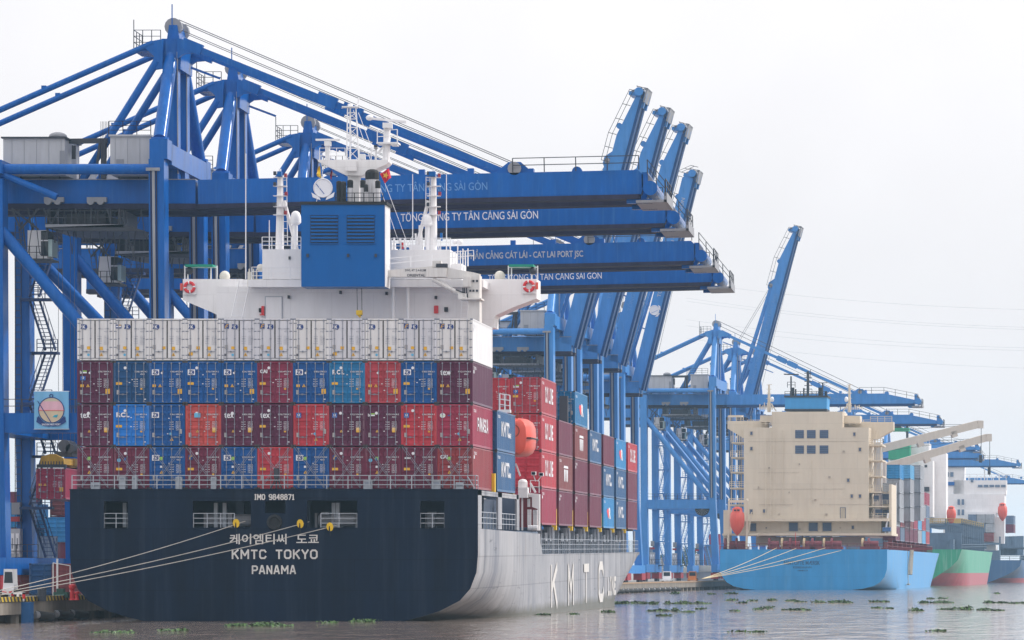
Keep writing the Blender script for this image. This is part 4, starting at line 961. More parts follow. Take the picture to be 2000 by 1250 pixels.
    BM = Matrix.Translation((HX, 0, hz)) @ Matrix.Rotation(-ang, 4, 'Y')
    def tb(mb): mb.v = [tuple(BM @ Vector(p)) for p in mb.v]; return mb
    bo = None
    H2 = (.93 if far_ else 1.0)*s
    for y0 in GY:
        b = MB()
        if slant: pr = [(0, H2), (L-6.5, H2), (L-.3, -.35), (L-.3, -H2), (0, -H2)]
        else: pr = [(0, H2), (L-1.0, H2), (L-.6, H2*.6), (L-.6, -H2*.5), (L-.8, -H2), (0, -H2)]
        b.prism([(x, y0, z) for x, z in pr], (0, GW, 0)); b.box(-.2, L-.9, y0-.16, y0+GW+.16, -H2-.36, -H2, 1)
        b.box(L-2.0, L+.1, y0+.3, y0+.9, -H2-.7, -H2-.36)
        o = tb(b).build('boom', [P, UF], T); bo = bo or o
    b = MB(); ya, yb = GY[0]-.2, GY[1]+GW+.3; b.tube((L, ya-.3, -.55*s), (L, yb+.2, -.55*s), .6, 16); b.box(L-.7, L-.2, ya+.2, yb-.2, -.5, .8); pe = .75 if far_ else 1.3; b.box(L-1.2, L+pe, ya, yb, -H2-.7, -H2-.5, 1); b.box(L+pe-.2, L+pe+.05, ya, yb, -H2-.7, -H2+(-.2 if far_ else .1), 1)
    b.prism([(L-.3, ya+.3, .8), (L+.2, ya+.3, .2), (L+.2, ya+.3, -.2), (L-.3, ya+.3, -.4)], (0, yb-ya-.6, 0), 1)
    tb(b).build('boom_tip', [P, grey_steel], bo)
    r = MB(); rr = .04
    e = L-.9 if not slant else L-6.5
    yr = GY[0]-.2; r.rail([(25.8, yr, H2), (e, yr, H2)], 1.15, 2.6, 2, rr)
    if slant: r.rail([(e, yr, H2), (L, yr, -.35)], 1.15, 2.2, 2, rr)
    else: r.rail([(L-.2, yr, .6), (L+1.2, yr, -1.2)], 1.2, 1.2, 2, rr)
    r.rail([(L+pe-.05, yr, -H2+(-.2 if far_ else .1)), (L+pe-.05, GY[1]+GW, -H2+(-.2 if far_ else .1))], 1.1, 2.5, 2, rr)
    tb(r).build('boom_railing', dark_steel, bo)
    b = MB()
    for x in (31.0,): b.tube((x, GY[0]+.2, H2), (x, GY[0]+1.0, H2), .42, 12)
    yq = GY[0]; b.tube((25.9, yq, H2+.35), (25.9, yq+1.1, H2+.35), .55 if not far_ else .4, 14, m=1); b.prism([(24.2, yq+.3, H2), (27.4, yq+.3, H2), (26.4, yq+.3, H2+.9), (25.4, yq+.3, H2+.9)], (0, .6, 0)); b.box(26.5, 26.9, 11, 12, H2, H2+.9)
    for x in (18, 22): b.box(x, x+.5, 5.8, 6.3, H2, H2+.5)
    tb(b).build('boom_sheave', [P, grey_steel], bo)
    # pylon
    for y0 in (6.3, 10.4):
        b = MB(); b.prism([V(-.7, y0, 35.3), V(.55, y0, 35.3), V(.5, y0, 46.9), V(-.45, y0, 46.9)], (0, 1.3, 0)); b.bar(V(.57, y0-.05, 36), V(.52, y0-.05, 46), .08, .08, 1); b.build('pylon_column', [P, grey_steel], T)
    for y0, y1 in ((1.0, 7.6), (FY+.9, 10.6)):
        b = MB(); b.tube(V(.1, y0, 38.3), V(-.1, y1, 46.8), .55, 14); b.tube(V(.1, y0, 37.6), V(.1, y0, 38.4), .75, 12, m=0); b.build('pylon_strut', P, T, smooth=True)
    b = MB(); b.prism([V(-.75, 6.4, 44.6), V(.75, 6.4, 44.6), V(.85, 6.4, 47.1), V(-.8, 6.4, 47.1)], (0, 5.2, 0)); b.prism([V(-.5, 7, 47), V(.6, 7, 47), V(.35, 7, 48.3), V(-.3, 7, 48.3)], (0, 4, 0))
    for y0 in (5.8, 11.0):
        b.prism([V(-.6, y0, 47.0), V(-1.9, y0, 46.75), V(-2.0, y0, 46.2), V(-1.3, y0, 45.6), V(-1.5, y0, 44.9), V(-1.2, y0, 44.5), V(-.6, y0, 44.6)], (0, .4, 0)); b.prism([V(.6, y0, 47.1), V(1.5, y0, 46.8), V(2.4, y0, 46.35), V(2.3, y0, 45.9), V(1.2, y0, 45.8), V(.6, y0, 45.4)], (0, .4, 0))
    b.tube(V(0, 7.2, 48.2), V(0, 7.8, 48.2), .72, 14, m=1); b.tube(V(0, 10.2, 48.2), V(0, 10.8, 48.2), .72, 14, m=1); b.tube(V(-.05, 7, 48), V(-.05, 7, 50), .05, 6)
    b.box(-3.0, -.8, 6, 9.5, Zs(46.0), Zs(46.25))
    ph = b.build('pylon_head', [P, grey_steel], T)
    r = MB(); r.rail([V(-3.0, 6, 46.25), V(-.8, 6, 46.25)], 1.5, .8, 3, .03); r.rail([V(-3.0, 6, 46.25), V(-3.0, 9.5, 46.25)], 1.5, 1.2, 3, .03); r.tube(V(-3, 6, 46), V(-3, 6, 48.6), .04, 5); r.build('pylon_railing', dark_steel, ph)
    b = MB(); b.bar(V(1.2, 8.7, 45.0), V(3.6, 8.7, 44.1), .18, .18); b.build('latch_arm', P, T)
    # stays and ropes
    for y0 in ((6.0, 11.2) if not far_ else (6.9, 10.2)):
        b = MB(); b.tube(V(-1.4, y0, 46.7), V(-27, y0, 35.5), .25, 10)
        for f in (.35, .65): c = V(-1.4, y0, 46.7).lerp(V(-27, y0, 35.5), f); b.box(c.x-.2, c.x+.2, y0-.1, y0+.1, c.z+.1, c.z+.42)
        b.build('backstay', P, T, smooth=True)
        b = MB(); b.tube(V(-1.1, y0, 45.2), V(-7.3, y0, 35.3), .32, 10); b.build('inner_stay', P, T, smooth=True)
        b = MB()
        if not raised:
            a0 = V(1.0, y0, 46.7); a1 = BM @ Vector((24.9, y0, H2+.2)); b.bar(a0, a1, .22, .5)
            for f in (.42, .5): b.bar(a0.lerp(a1, f), a0.lerp(a1, f+.06), .4, .95)
            b.bar(a0, a0.lerp(a1, .06), .5, .9)
        else:
            a0 = V(1.2, y0, 46.6); m_ = BM @ Vector((13.5, y0, H2+.9)); a1 = BM @ Vector((24.9, y0, H2+.4)); b.bar(BM @ Vector((1.5, y0, H2+1.6)), m_, .22, .42); b.bar(m_, a1, .22, .42)
            b.bar(m_-ZH*.3, m_+ZH*.3, .4, .7)
        b.build('forestay', P, T)
    b = MB()
    for y0 in (7.5, 10.4):
        if not raised: b.tube(V(.4, y0, 48.8), BM @ Vector((26.2, y0, H2+.8)), .035, 5); b.tube(V(.5, y0, 48.0), BM @ Vector((25.2, y0, H2+.5)), .03, 5)
        else: b.tube(V(.4, y0, 48.4), BM @ Vector((26.0, y0, H2+.4)), .035, 5)
    if raised: b.tube(BM @ Vector((L-.5, 5, -1.8)), BM @ Vector((5, 5, -2.4)), .03, 5)
    b.build('hoist_rope', rope_steel, T)
    # houses
    b = MB(); b.box(-13.1, -8.1, 3.4, 9, Zs(35.65), Zs(38.6)); b.box(-13.25, -7.95, 3.2, 9.2, Zs(38.6), Zs(38.72), 1); b.ball((-9.2, 6, Zs(39.0)), .75, 1, .38, m=2)
    for k in range(5): b.box(-12.4+k*1.0, -12.37+k*1.0, 3.385, 3.4, Zs(35.8), Zs(38.5), 3)
    b.box(-8.5, -8.1, 3.37, 3.4, Zs(35.9), Zs(37.6), 3)
    b.build('machinery_house', [house_grey, dark_steel, grey_steel, mat('cladding_joint', (.22, .23, .26), .6, var=0)], T)
    b = MB(); b.box(-4.4, -1.1, 3.4, 9, Zs(35.65), Zs(38.75)); b.box(-4.5, -1.0, 3.25, 9.1, Zs(38.75), Zs(38.9), 1); b.box(-3.9, -3.3, 3.36, 3.4, Zs(36.0), Zs(36.9), 3)
    for k in range(3): b.box(-4.0+k*1.0, -3.97+k*1.0, 3.385, 3.4, Zs(35.8), Zs(38.6), 3)
    b.build('machinery_house', [house_grey, house_grey, grey_steel, MATS['cladding_joint']], T)
    r = MB(); r.rail([V(-4.5, 3.4, 38.9), V(-1.1, 3.4, 38.9)], 1.1, 1.0, 3, .03); r.rail([V(-28, 4.9, 35.47), V(-.8, 4.9, 35.47)], 1.1, 1.6, 2, .035)
    for k in range(6): r.tube(V(-5.2+k*.12, 3.6, 37.0), V(-5.2+k*.12, 3.6, 40.0), .018, 4)
    r.build('girder_railing', rail_brown, T)
    b = MB(); b.box(-1.6, -.85, 12.2, 13.2, Zs(38.2), Zs(41.0)); b.box(-1.65, -.8, 12.1, 13.3, Zs(41.0), Zs(41.4), 1); b.box(-1.58, -.87, 12.18, 12.2, Zs(40.1), Zs(40.85), 2); b.box(-1.62, -.83, 12.17, 13.2, Zs(38.2), Zs(38.8), 1)
    b.build('lift_top_house', [white_trim, teal, glass], T)
    b = MB(); b.bar(V(-8.6, 5.2, 38.55), V(-5.0, 5.2, 38.6), .3, .4); b.bar(V(-5.3, 5.2, 35.5), V(-5.3, 5.2, 38.6), .4, .4); b.bar(V(-5.85, 5.2, 36.5), V(-5.6, 5.2, 38.5), .18, .2); b.box(-7.9, -7.6, 5.1, 5.4, Zs(37.1), Zs(38.2)); b.build('service_crane', dark_steel, T)
    # trolley under the girder
    x = trolley
    b = MB()
    for xx in (x-3.3, x-2.5, x+.2, x+1.0): b.tube((xx, 4.75, Zs(33.62)), (xx, 5.2, Zs(33.62)), .3, 10)
    for xx in (x-2.9, x+.6): b.box(xx-.7, xx+.9, 4.8, 5.15, Zs(33.55), Zs(33.95))
    wheels = b
    b = MB(); b.box(x-3.4, x+3.0, 4.4, 12.6, Zs(31.45), Zs(31.7), 1); b.box(x-2.0, x+1.2, 6, 11, Zs(31.7), Zs(32.7)); b.box(x-3.4, x-3.1, 5, 12, Zs(31.6), Zs(33.0)); b.box(x+2.4, x+2.6, 5, 12, Zs(31.6), Zs(33.0))
    for k in range(7): xx = x-6.2+k*1.3; b.bar((xx, 4.7, Zs(33)), (xx+R.uniform(-.8, .8), 4.7, Zs(31.5)), .12, .12)
    b.bar((x-6.2, 4.7, Zs(33)), (x-4, 4.7, Zs(31.3)), .14, .14); b.bar((x-4, 4.7, Zs(33)), (x-5.6, 4.7, Zs(31.2)), .14, .14)
    b.rail([(x-3.4, 4.45, Zs(31.7)), (x+3.0, 4.45, Zs(31.7))], 1.1, 1.1, 2, .035, m=0); b.prism([(x+3.0, 4.4, Zs(31.7)), (x+4.6, 4.4, Zs(31.2)), (x+3.0, 4.4, Zs(31.1)), (x-2, 4.4, Zs(31.2)), (x-3.4, 4.4, Zs(31.45))], (0, 8, 0))
    for k in range(4): b.tube((x+.3+k*.5, 7, Zs(32.6)), (x+1.0+k*.5, 7, Zs(33.3)), .12, 6)
    tr_ = b.build('trolley', [dark_steel, grey_steel], T, whole=True); wheels.build('trolley_wheel', grey_steel, tr_)
    b = MB(); cx = x-3.8; cz = Zs(29.0)
    b.box(cx-1.4, cx+.2, 6.0, 8.2, cz, cz+2.35); b.box(cx-.3, cx+.28, 5.96, 8.24, cz+.25, cz+2.3, 1); b.box(cx-.32, cx+.3, 5.93, 8.26, cz+1.45, cz+1.55); b.box(cx+.28, cx+.6, 6.05, 8.15, cz+.2, cz+1.6, 2); b.box(cx-1.7, cx+.6, 5.5, 8.6, cz-.15, cz, 3)
    b.rail([(cx-1.7, 5.55, cz), (cx+.0, 5.55, cz)], 1.0, .5, 2, .03, m=3); b.ladder((cx-1.5, 5.4, cz), (cx-1.8, 5.4, cz+2.6), .4, .3, .025, m=3); b.bar((cx-1.2, 7, cz+2.3), (cx-1.2, 7, cz+3.0), .2, .2, 3); b.bar((cx, 7, cz+2.3), (cx, 7, cz+3.0), .2, .2, 3)
    b.build('operator_cabin', [white_trim, glass, mat('tinted_cab_window', (.45, .6, .6), .1, var=0), dark_steel], tr_)
    # festoon loops, stairs, lift
    b = MB()
    for k in range(9):
        x0 = GX+.8+k*1.25; pts = [Vector((x0+j*.16, 4.9, Zs(33)-math.sin(j/8*math.pi)*R.uniform(1.2, 4.2))) for j in range(9)]; b.path(pts, .035, 4)
    b.build('festoon_cable', dark_steel, T)
    if detail > 1 or True:
        st = MB(); xs0 = GX-splay+1.75; z = 4.6; flip = 0; y0 = FY-1.0
        while z < 31:
            ya_, yb_ = (y0, y0+2.2) if flip else (y0+2.2, y0); xm = xs0+(.35 if flip else -.35)
            p, q_ = V(xs0+(-.45 if flip else .45), ya_, z), V(xs0+(.45 if flip else -.45), yb_, z+4.2)
            for dx in (-.42, .42): st.bar(p+XH*dx, q_+XH*dx, .09, .2); st.bar(p+XH*dx+ZH*1.0, q_+XH*dx+ZH*1.0, .05, .05)
            n = 13
            for k in range(n):
                c = p.lerp(q_, (k+.5)/n); st.bar(c-XH*.42, c+XH*.42, .22, .05)
                if k % 4 == 1: st.bar(c-XH*.42, c-XH*.42+ZH, .035, .035); st.bar(c+XH*.42, c+XH*.42+ZH, .035, .035)
            pl = V(xs0, yb_, z+4.25); st.box(xs0-1.6, xs0+1.15, yb_-.5, yb_+.5, pl.z-.22, pl.z); st.rail([(xs0-.6, yb_-.5, pl.z), (xs0+1.15, yb_-.5, pl.z)], 1.05, .6, 3, .035); st.bar((xs0-1.6, yb_, pl.z-.1), (xs0-1.6, yb_, pl.z-1.4), .1, .1)
            z += 4.4; flip = 1-flip
        st.build('stair_tower', mat('stair_paint', (.004, .03, .12), .5, var=.2) if detail > 1 else P, T)
        b = MB(); xl = GX-splay-.2; b.box(xl-.55, xl+.35, FY-1.2, FY-.25, 4.6, 7.0); b.box(xl-.45, xl-.15, FY-1.23, FY-1.2, 4.9, 6.6, 1); b.box(xl-.02, xl+.25, FY-1.23, FY-1.2, 4.9, 6.6, 1); b.box(xl-.9, xl+1.9, FY-1.3, FY+.6, 4.35, 4.55, 2); b.box(xl-.35, xl-.25, FY-1.25, FY-1.22, 5.3, 6.2, 3); b.box(xl+.07, xl+.17, FY-1.25, FY-1.22, 5.3, 6.2, 3)
        b.rail([(xl-.9, FY-1.3, 4.55), (xl+1.9, FY-1.3, 4.55)], 1.1, .8, 2, .03, m=2); b.box(xl-.5, xl+.3, FY-1.2, FY-.3, 7.6, 8.0, 4); b.box(xl-.4, xl+.3, FY-1.1, FY-.3, 8.2, 9.2, 3); b.box(xl-.7, xl+.7, FY-1.2, FY-.2, 3.0, 4.3, 3)
        b.build('lift_cabin', [house_grey, white_trim, dark_steel, grey_steel, bogie_red], T)
    if detail == 1:
        b = MB(); b.torus((-1.9, 1.0, Zs(14.0)+.6), XH, ZH, 1.15, .25, 24, 6); b.disc((-1.9, .8, Zs(14.0)+.6), XH, ZH, 1.2)
        for k in range(18): a_ = k*math.pi/9; b.bar((-1.9, .72, Zs(14)+.6), (-1.9+1.3*math.cos(a_), .72, Zs(14)+.6+1.3*math.sin(a_)), .05, .05, 1)
        b.build('cable_reel', [dark_steel, grey_steel], T)
    # writing
    if text:
        q = MB(); k_ = {0: letter_white, 1: faded_white, 2: grey_letter}[text_kind]
        body, x0, x1, z0, hh, bd = text
        if raised: q.text(body, hh, (x0, GY[0]-.03, z0), XH, ZH, width=x1-x0, bold=bd)
        else: q.text(body, hh, (x0, GY[0]-.03, z0), XH, ZH, width=x1-x0, bold=bd)
        tb(q).build('lettering', k_, bo, normals=False)
    if emblem is not None:
        q = MB(); c = Vector((emblem, GY[0]-.04, .1)); q.disc(c, XH, ZH, .72, 24)
        rr = .72
        q.torus(c+YH*-.02, XH, ZH, .74, .06, 24, 4)
        for sg in (-1, 1): q.poly([c+Vector((sg*.3, -.02, -.75)), c+Vector((sg*.95, -.02, -.35)), c+Vector((sg*.85, -.02, -.75)), c+Vector((sg*.2, -.02, -1.0))])
        q.box(c.x-.1, c.x+.1, c.y-.04, c.y, c.z+.7, c.z+.95)
        q.bar(c+Vector((-.55, -.04, .35)), c+Vector((.1, -.04, -.5)), .02, .05, 1)
        tb(q).build('emblem', [letter_white, P], bo, normals=False)
    return T
XR = -63.87
def tx(px, Y, X, y=5.2): return (px-VX)*(Y+y)/F-X-2.4        # along a level boom
TXT = 'TỔNG CÔNG TY TÂN CẢNG SÀI GÒN'
crane(XR, 330, 'nearest blue gantry crane, boom lowered over the containers, faded lettering, tallest pylon at left', text=(TXT, tx(665, 330, XR), tx(952, 330, XR), -.35, .66, .004), text_kind=1, emblem=tx(631, 330, XR), splay=1.8)
crane(XR, 358, 'second blue gantry crane from the left with white thin lettering on its lowered boom', text=(TXT, tx(783, 358, XR), tx(1051, 358, XR), -.32, .72, .004), text_kind=0)
crane(XR-.2, 402, 'third blue gantry crane from the left, lowered boom with heavy pale grey lettering', text=('CÔNG TY CỔ PHẦN CẢNG CÁT LÁI - CAT LAI PORT JSC', tx(838, 402, XR), tx(1143, 402, XR), -.32, .62, .022), text_kind=2, trolley=-3)
crane(XR-.2, 432, 'fourth blue gantry crane, the lowest of the near lowered booms, lettering behind the bridge wing', text=(TXT, tx(957, 432, XR), tx(1179, 432, XR), -.35, .68, .004), text_kind=0)
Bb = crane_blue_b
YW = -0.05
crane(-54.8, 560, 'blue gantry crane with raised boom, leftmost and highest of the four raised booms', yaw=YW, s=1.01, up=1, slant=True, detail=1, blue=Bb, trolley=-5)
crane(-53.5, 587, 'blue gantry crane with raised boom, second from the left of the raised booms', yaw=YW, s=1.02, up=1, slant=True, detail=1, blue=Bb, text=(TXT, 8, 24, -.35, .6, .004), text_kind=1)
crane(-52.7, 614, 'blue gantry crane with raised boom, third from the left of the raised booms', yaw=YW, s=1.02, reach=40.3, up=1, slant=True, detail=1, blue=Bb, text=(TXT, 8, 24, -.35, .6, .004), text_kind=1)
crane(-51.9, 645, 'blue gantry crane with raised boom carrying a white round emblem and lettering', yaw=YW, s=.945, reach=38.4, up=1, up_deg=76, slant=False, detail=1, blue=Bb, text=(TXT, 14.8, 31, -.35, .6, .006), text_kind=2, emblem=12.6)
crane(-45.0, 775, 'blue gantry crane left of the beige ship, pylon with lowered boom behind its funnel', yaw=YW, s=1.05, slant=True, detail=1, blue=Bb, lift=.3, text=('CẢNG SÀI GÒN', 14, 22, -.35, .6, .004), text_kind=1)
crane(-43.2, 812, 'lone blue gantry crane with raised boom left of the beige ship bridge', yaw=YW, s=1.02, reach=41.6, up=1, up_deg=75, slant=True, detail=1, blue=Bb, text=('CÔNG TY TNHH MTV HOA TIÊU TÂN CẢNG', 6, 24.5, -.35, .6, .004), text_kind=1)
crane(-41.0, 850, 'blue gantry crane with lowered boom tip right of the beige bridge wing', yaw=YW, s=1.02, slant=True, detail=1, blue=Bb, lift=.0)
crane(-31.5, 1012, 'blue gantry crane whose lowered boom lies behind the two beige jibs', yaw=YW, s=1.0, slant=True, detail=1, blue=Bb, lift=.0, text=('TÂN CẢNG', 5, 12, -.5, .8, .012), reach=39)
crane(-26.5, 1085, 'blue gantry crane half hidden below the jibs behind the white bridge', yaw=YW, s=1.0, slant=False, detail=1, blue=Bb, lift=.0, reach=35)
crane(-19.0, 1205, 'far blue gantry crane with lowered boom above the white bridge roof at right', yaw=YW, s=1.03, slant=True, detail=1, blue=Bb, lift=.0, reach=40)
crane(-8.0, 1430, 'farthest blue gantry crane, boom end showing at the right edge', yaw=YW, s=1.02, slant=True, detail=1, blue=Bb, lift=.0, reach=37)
# sign board on the portal of the nearest crane
sb = thing('sign_board', 'square blue and white sign with a round harbour emblem on the crane portal', 'sign', (XR-8.35, 329.6, 14.85))
b = MB(); b.box(-1.38, 1.38, 0, .12, 0, 3.0); b.box(-1.42, 1.42, .02, .1, -.04, 0, 1); b.box(-1.42, 1.42, .02, .1, 3.0, 3.04, 1); b.build('panel', [mat('sign_panel_blue', (.16, .42, .68), .45, var=.15, streak=.3, streak_col=(.45, .6, .75)), white_trim], sb)
q = MB(); c = Vector((0, -.02, 1.5)); ring = [c+Vector((1.0*math.cos(a_*math.pi/16), 0, 1.0*math.sin(a_*math.pi/16))) for a_ in range(32)]
q.poly(ring, 0); q.poly([p+YH*-.01 for p in ring[:17]], 1); q.poly([p+YH*-.015 for p in [c+Vector((1.0*math.cos(a_), 0, 1.0*math.sin(a_))) for a_ in [math.pi*(.25+.5*i/10) for i in range(11)]]], 3)
q.torus(c+YH*-.02, XH, ZH, 1.02, .035, 40, 4, m=2); q.bar(c+Vector((-1.1, -.04, .75)), c+Vector((0, -.04, -1.0)), .02, .06, 2); q.bar(c+Vector((-1.05, -.03, -.02)), c+Vector((1.08, -.03, -.02)), .02, .03, 4)
for sg in (-1, 1): q.poly([c+Vector((0, -.05, -1.35)), c+Vector((sg*.65, -.05, -1.05)), c+Vector((sg*1.15, -.05, -.55)), c+Vector((sg*1.15, -.05, -.75)), c+Vector((sg*1.2, -.05, -.95)), c+Vector((sg*.7, -.05, -1.25))], 2); q.poly([c+Vector((0, -.05, -1.15)), c+Vector((sg*.6, -.05, -.95)), c+Vector((sg*1.05, -.05, -.45)), c+Vector((sg*1.1, -.05, -.65)), c+Vector((sg*.66, -.05, -1.1)), c+Vector((0, -.05, -1.3))], 2)
q.torus(c+Vector((0, -.03, 1.15)), XH, ZH, .13, .035, 14, 4, m=2); q.poly([c+Vector((.1, -.03, -.55)), c+Vector((.45, -.03, -.6)), c+Vector((.55, -.03, -.35)), c+Vector((.25, -.03, -.4))], 5)
q.build('emblem', [mat('sign_sand', (.62, .50, .34), .5, var=.1), mat('sign_pink', (.72, .42, .50), .5, var=.15), st_navy, mat('sign_tan', (.55, .5, .38), .5, var=.1), st_red, teal], sb, normals=False)
q = MB(); q.text('SAIGON NEW PORT', .15, (0, -.08, .28), XH, ZH, align='CENTER', width=1.5, bold=.02); q.build('lettering', letter_white, sb, normals=False)
# spreader with its load hanging from the nearest crane
cx, cy = at(130, 940, 345).x, 338.5
hc = container(Matrix.Translation((cx+.1, cy, at(130, 976, 340).z)), 'crimson', 'crimson container hanging under the yellow spreader at the left', None, None, None, k=4, H=2.591, rods=True)
sz = at(130, 976, 340).z+2.6
sp = thing('spreader', 'yellow container spreader hanging from ropes beside the navy ship', 'spreader', (cx+.1, cy, sz))
b = MB(); b.box(-1.2, 1.2, .1, .5, .02, .3, 1); b.box(-1.2, 1.2, LN-.5, LN-.1, .02, .3, 1); b.box(-.9, -.4, .2, LN-.2, .3, .8); b.box(.4, .9, .2, LN-.2, .3, .8); b.box(-1.0, 1.0, 4.5, 7.5, .3, .9)
b.prism([(-.95, .1, .3), (1.1, .1, .3), (1.0, .1, .8), (.3, .1, 1.15), (-.1, .1, 1.15), (-.8, .1, .95)], (0, .5, 0))
for k in range(9): b.box(-.95+k*.23, -.88+k*.23, .06, .1, .3, .55, 1)
b.build('frame', [mat('spreader_yellow', (.42, .24, .02), .5, var=.25), dark_steel], sp)
b = MB(); b.box(-.7, .7, 5, 7, 1.1, 1.5); b.tube((.1, 4.6, 1.95), (.1, 7.4, 1.95), .52, 16); b.tube((.6, 4.6, 1.75), (.6, 7.4, 1.75), .38, 14); b.build('head_block', mat('head_block_steel', (.10, .105, .12), .55, var=.25), sp)
b = MB()
for dx in (-.5, .5):
    for dy in (5.2, 6.8): b.tube((dx, dy, 1.8), (dx, dy, 31.5-sz), .02, 5)
b.build('hoist_rope', rope_steel, sp)
# ---------------------------------------------------------------- water, quay
def water_material():
    m = bpy.data.materials.new('river_water'); m.use_nodes = True; t = m.node_tree; n = t.nodes; l = t.links; b = n['Principled BSDF']
    b.inputs['Base Color'].default_value = (0.16, 0.125, 0.10, 1); b.inputs['Roughness'].default_value = 0.06; b.inputs['IOR'].default_value = 1.42
    g = n.new('ShaderNodeNewGeometry')
    def wave(sc, det, scale):
        mp = n.new('ShaderNodeMapping'); mp.inputs['Scale'].default_value = sc; l.new(g.outputs['Position'], mp.inputs[0])
        q = n.new('ShaderNodeTexNoise'); q.inputs['Scale'].default_value = scale; q.inputs['Detail'].default_value = det; q.inputs['Roughness'].default_value = .6; l.new(mp.outputs[0], q.inputs['Vector']); return q.outputs['Fac']
    ad = n.new('ShaderNodeMath'); ad.operation = 'MULTIPLY_ADD'; ad.inputs[1].default_value = .45
    l.new(wave((1.2, .5, 1), 2, 1.1), ad.inputs[0]); l.new(wave((.42, .14, 1), 2, 1.0), ad.inputs[2])
    bp = n.new('ShaderNodeBump'); bp.inputs['Strength'].default_value = 1; bp.inputs['Distance'].default_value = .42; l.new(ad.outputs[0], bp.inputs['Height']); pt = n.new('ShaderNodeMapRange'); pt.inputs['From Min'].default_value = .38; pt.inputs['From Max'].default_value = .62; pt.inputs['To Min'].default_value = .35; pt.inputs['To Max'].default_value = 1; l.new(wave((.45, .085, 1), 7, 1.0), pt.inputs['Value']); l.new(pt.outputs[0], bp.inputs['Strength']); l.new(bp.outputs[0], b.inputs['Normal'])
    q = n.new('ShaderNodeMix'); q.data_type = 'RGBA'; l.new(wave((.02, .05, 1), 4, 1), q.inputs[0]); q.inputs[6].default_value = (.19, .15, .125, 1); q.inputs[7].default_value = (.29, .235, .20, 1); l.new(q.outputs[2], b.inputs['Base Color'])
    return m
b = MB(); b.poly([(-2500, -60, 0), (2500, -60, 0), (2500, 5000, 0), (-2500, 5000, 0)])
tag(b.build('water', water_material()), None, None, kind='structure')
conc = mat('quay_concrete', (.20, .18, .155), .8, var=.3, streak=.5, streak_col=(.07, .06, .05), scale=.6)
conc_top = mat('quay_top_concrete', (.25, .24, .23), .85, var=.2)
EDGE = [(-61.6, -20), (-61.6, 455), (-52.6, 540), (-49.6, 650), (-42.5, 777), (-29.5, 1012), (-2, 1500), (110, 3500)]
b = MB()
pts = [(x, y, 1.4) for x, y in EDGE]+[(-900, 3500, 1.4), (-900, -20, 1.4)]
b.poly(pts, 1)
for (x0, y0), (x1, y1) in zip(EDGE[:-1], EDGE[1:]):
    b.poly([(x0, y0, .55), (x1, y1, .55), (x1, y1, 1.4), (x0, y0, 1.4)]); b.poly([(x0-2, y0, -2), (x1-2, y1, -2), (x1-2, y1, .6), (x0-2, y0, .6)]); b.poly([(x0-2, y0, .55), (x1-2, y1, .55), (x1, y1, .55), (x0, y0, .55)])
def edge_at(y):
    for (x0, y0), (x1, y1) in zip(EDGE[:-1], EDGE[1:]):
        if y0 <= y <= y1: return x0+(x1-x0)*(y-y0)/(y1-y0)
for y in list(range(200, 330, 6))+list(range(455, 900, 6)):
    x = edge_at(y); b.tube((x-.6, y, -2), (x-.6, y, .6), .45, 8)
tag(b.build('quay', [conc, conc_top]), None, None, kind='structure')
def stripes():
    m = bpy.data.materials.new('yellow_black_stripes'); m.use_nodes = True; t = m.node_tree; n = t.nodes; l = t.links; bs = n['Principled BSDF']; bs.inputs['Roughness'].default_value = .7
    g = n.new('ShaderNodeNewGeometry'); sp_ = n.new('ShaderNodeSeparateXYZ'); l.new(g.outputs['Position'], sp_.inputs[0])
    a_ = n.new('ShaderNodeMath'); a_.operation = 'MULTIPLY_ADD'; a_.inputs[1].default_value = 1.0; l.new(sp_.outputs['Z'], a_.inputs[0]); l.new(sp_.outputs['Y'], a_.inputs[2])
    f = n.new('ShaderNodeMath'); f.operation = 'MULTIPLY'; f.inputs[1].default_value = 1.0; l.new(a_.outputs[0], f.inputs[0]); fr = n.new('ShaderNodeMath'); fr.operation = 'FRACT'; l.new(f.outputs[0], fr.inputs[0])
    gt = n.new('ShaderNodeMath'); gt.operation = 'GREATER_THAN'; gt.inputs[1].default_value = .5; l.new(fr.outputs[0], gt.inputs[0])
    q = n.new('ShaderNodeMix'); q.data_type = 'RGBA'; l.new(gt.outputs[0], q.inputs[0]); q.inputs[6].default_value = (.03, .03, .03, 1); q.inputs[7].default_value = (.48, .34, .03, 1); l.new(q.outputs[2], bs.inputs['Base Color']); return m
b = MB(); b.box(-61.95, -61.5, 150, 320, 1.4, 1.72); tag(b.build('kerb', stripes()), None, None, kind='structure')
b = MB(); b.prism([(-52.9, 540, 1.4), (-52.5, 540, 1.4), (-49.5, 650, 1.4), (-42.4, 777, 1.4), (-42.8, 777, 1.4), (-49.9, 650, 1.4)], (0, 0, .25)); tag(b.build('kerb', mat('dusty_kerb', (.32, .22, .14), .8, var=.2)), None, None, kind='structure')
rubber = mat('black_rubber', (.02, .02, .022), .75, var=.2)
def fender(x, y, kind, label, grp):
    t = thing('fender', label, 'quay fender', (x, y, 0), group=grp)
    if kind == 'box':
        b = MB(); b.box(-.1, .5, 0, 1.0, -.4, 1.25); b.box(-.12, .52, -.02, 1.02, 1.25, 1.35); b.build('panel', mat('fender_blue', (.02, .11, .30), .5, var=.2), t)
    else:
        b = MB(); b.tube((-.2, -.6, .45), (.45, .9, .3), .3, 12); b.disc((.46, .92, .3), (.8, -.4, 0), ZH, .3) if False else None; b.build('rubber_tube', rubber, t)
        b = MB(); b.tube((-.35, -.95, .47), (-.2, -.6, .45), .27, 12); b.build('tube_end', grey_steel, t)
fender(-61.5, 272, 'box', 'blue box fender on the quay wall at the bottom left', None)
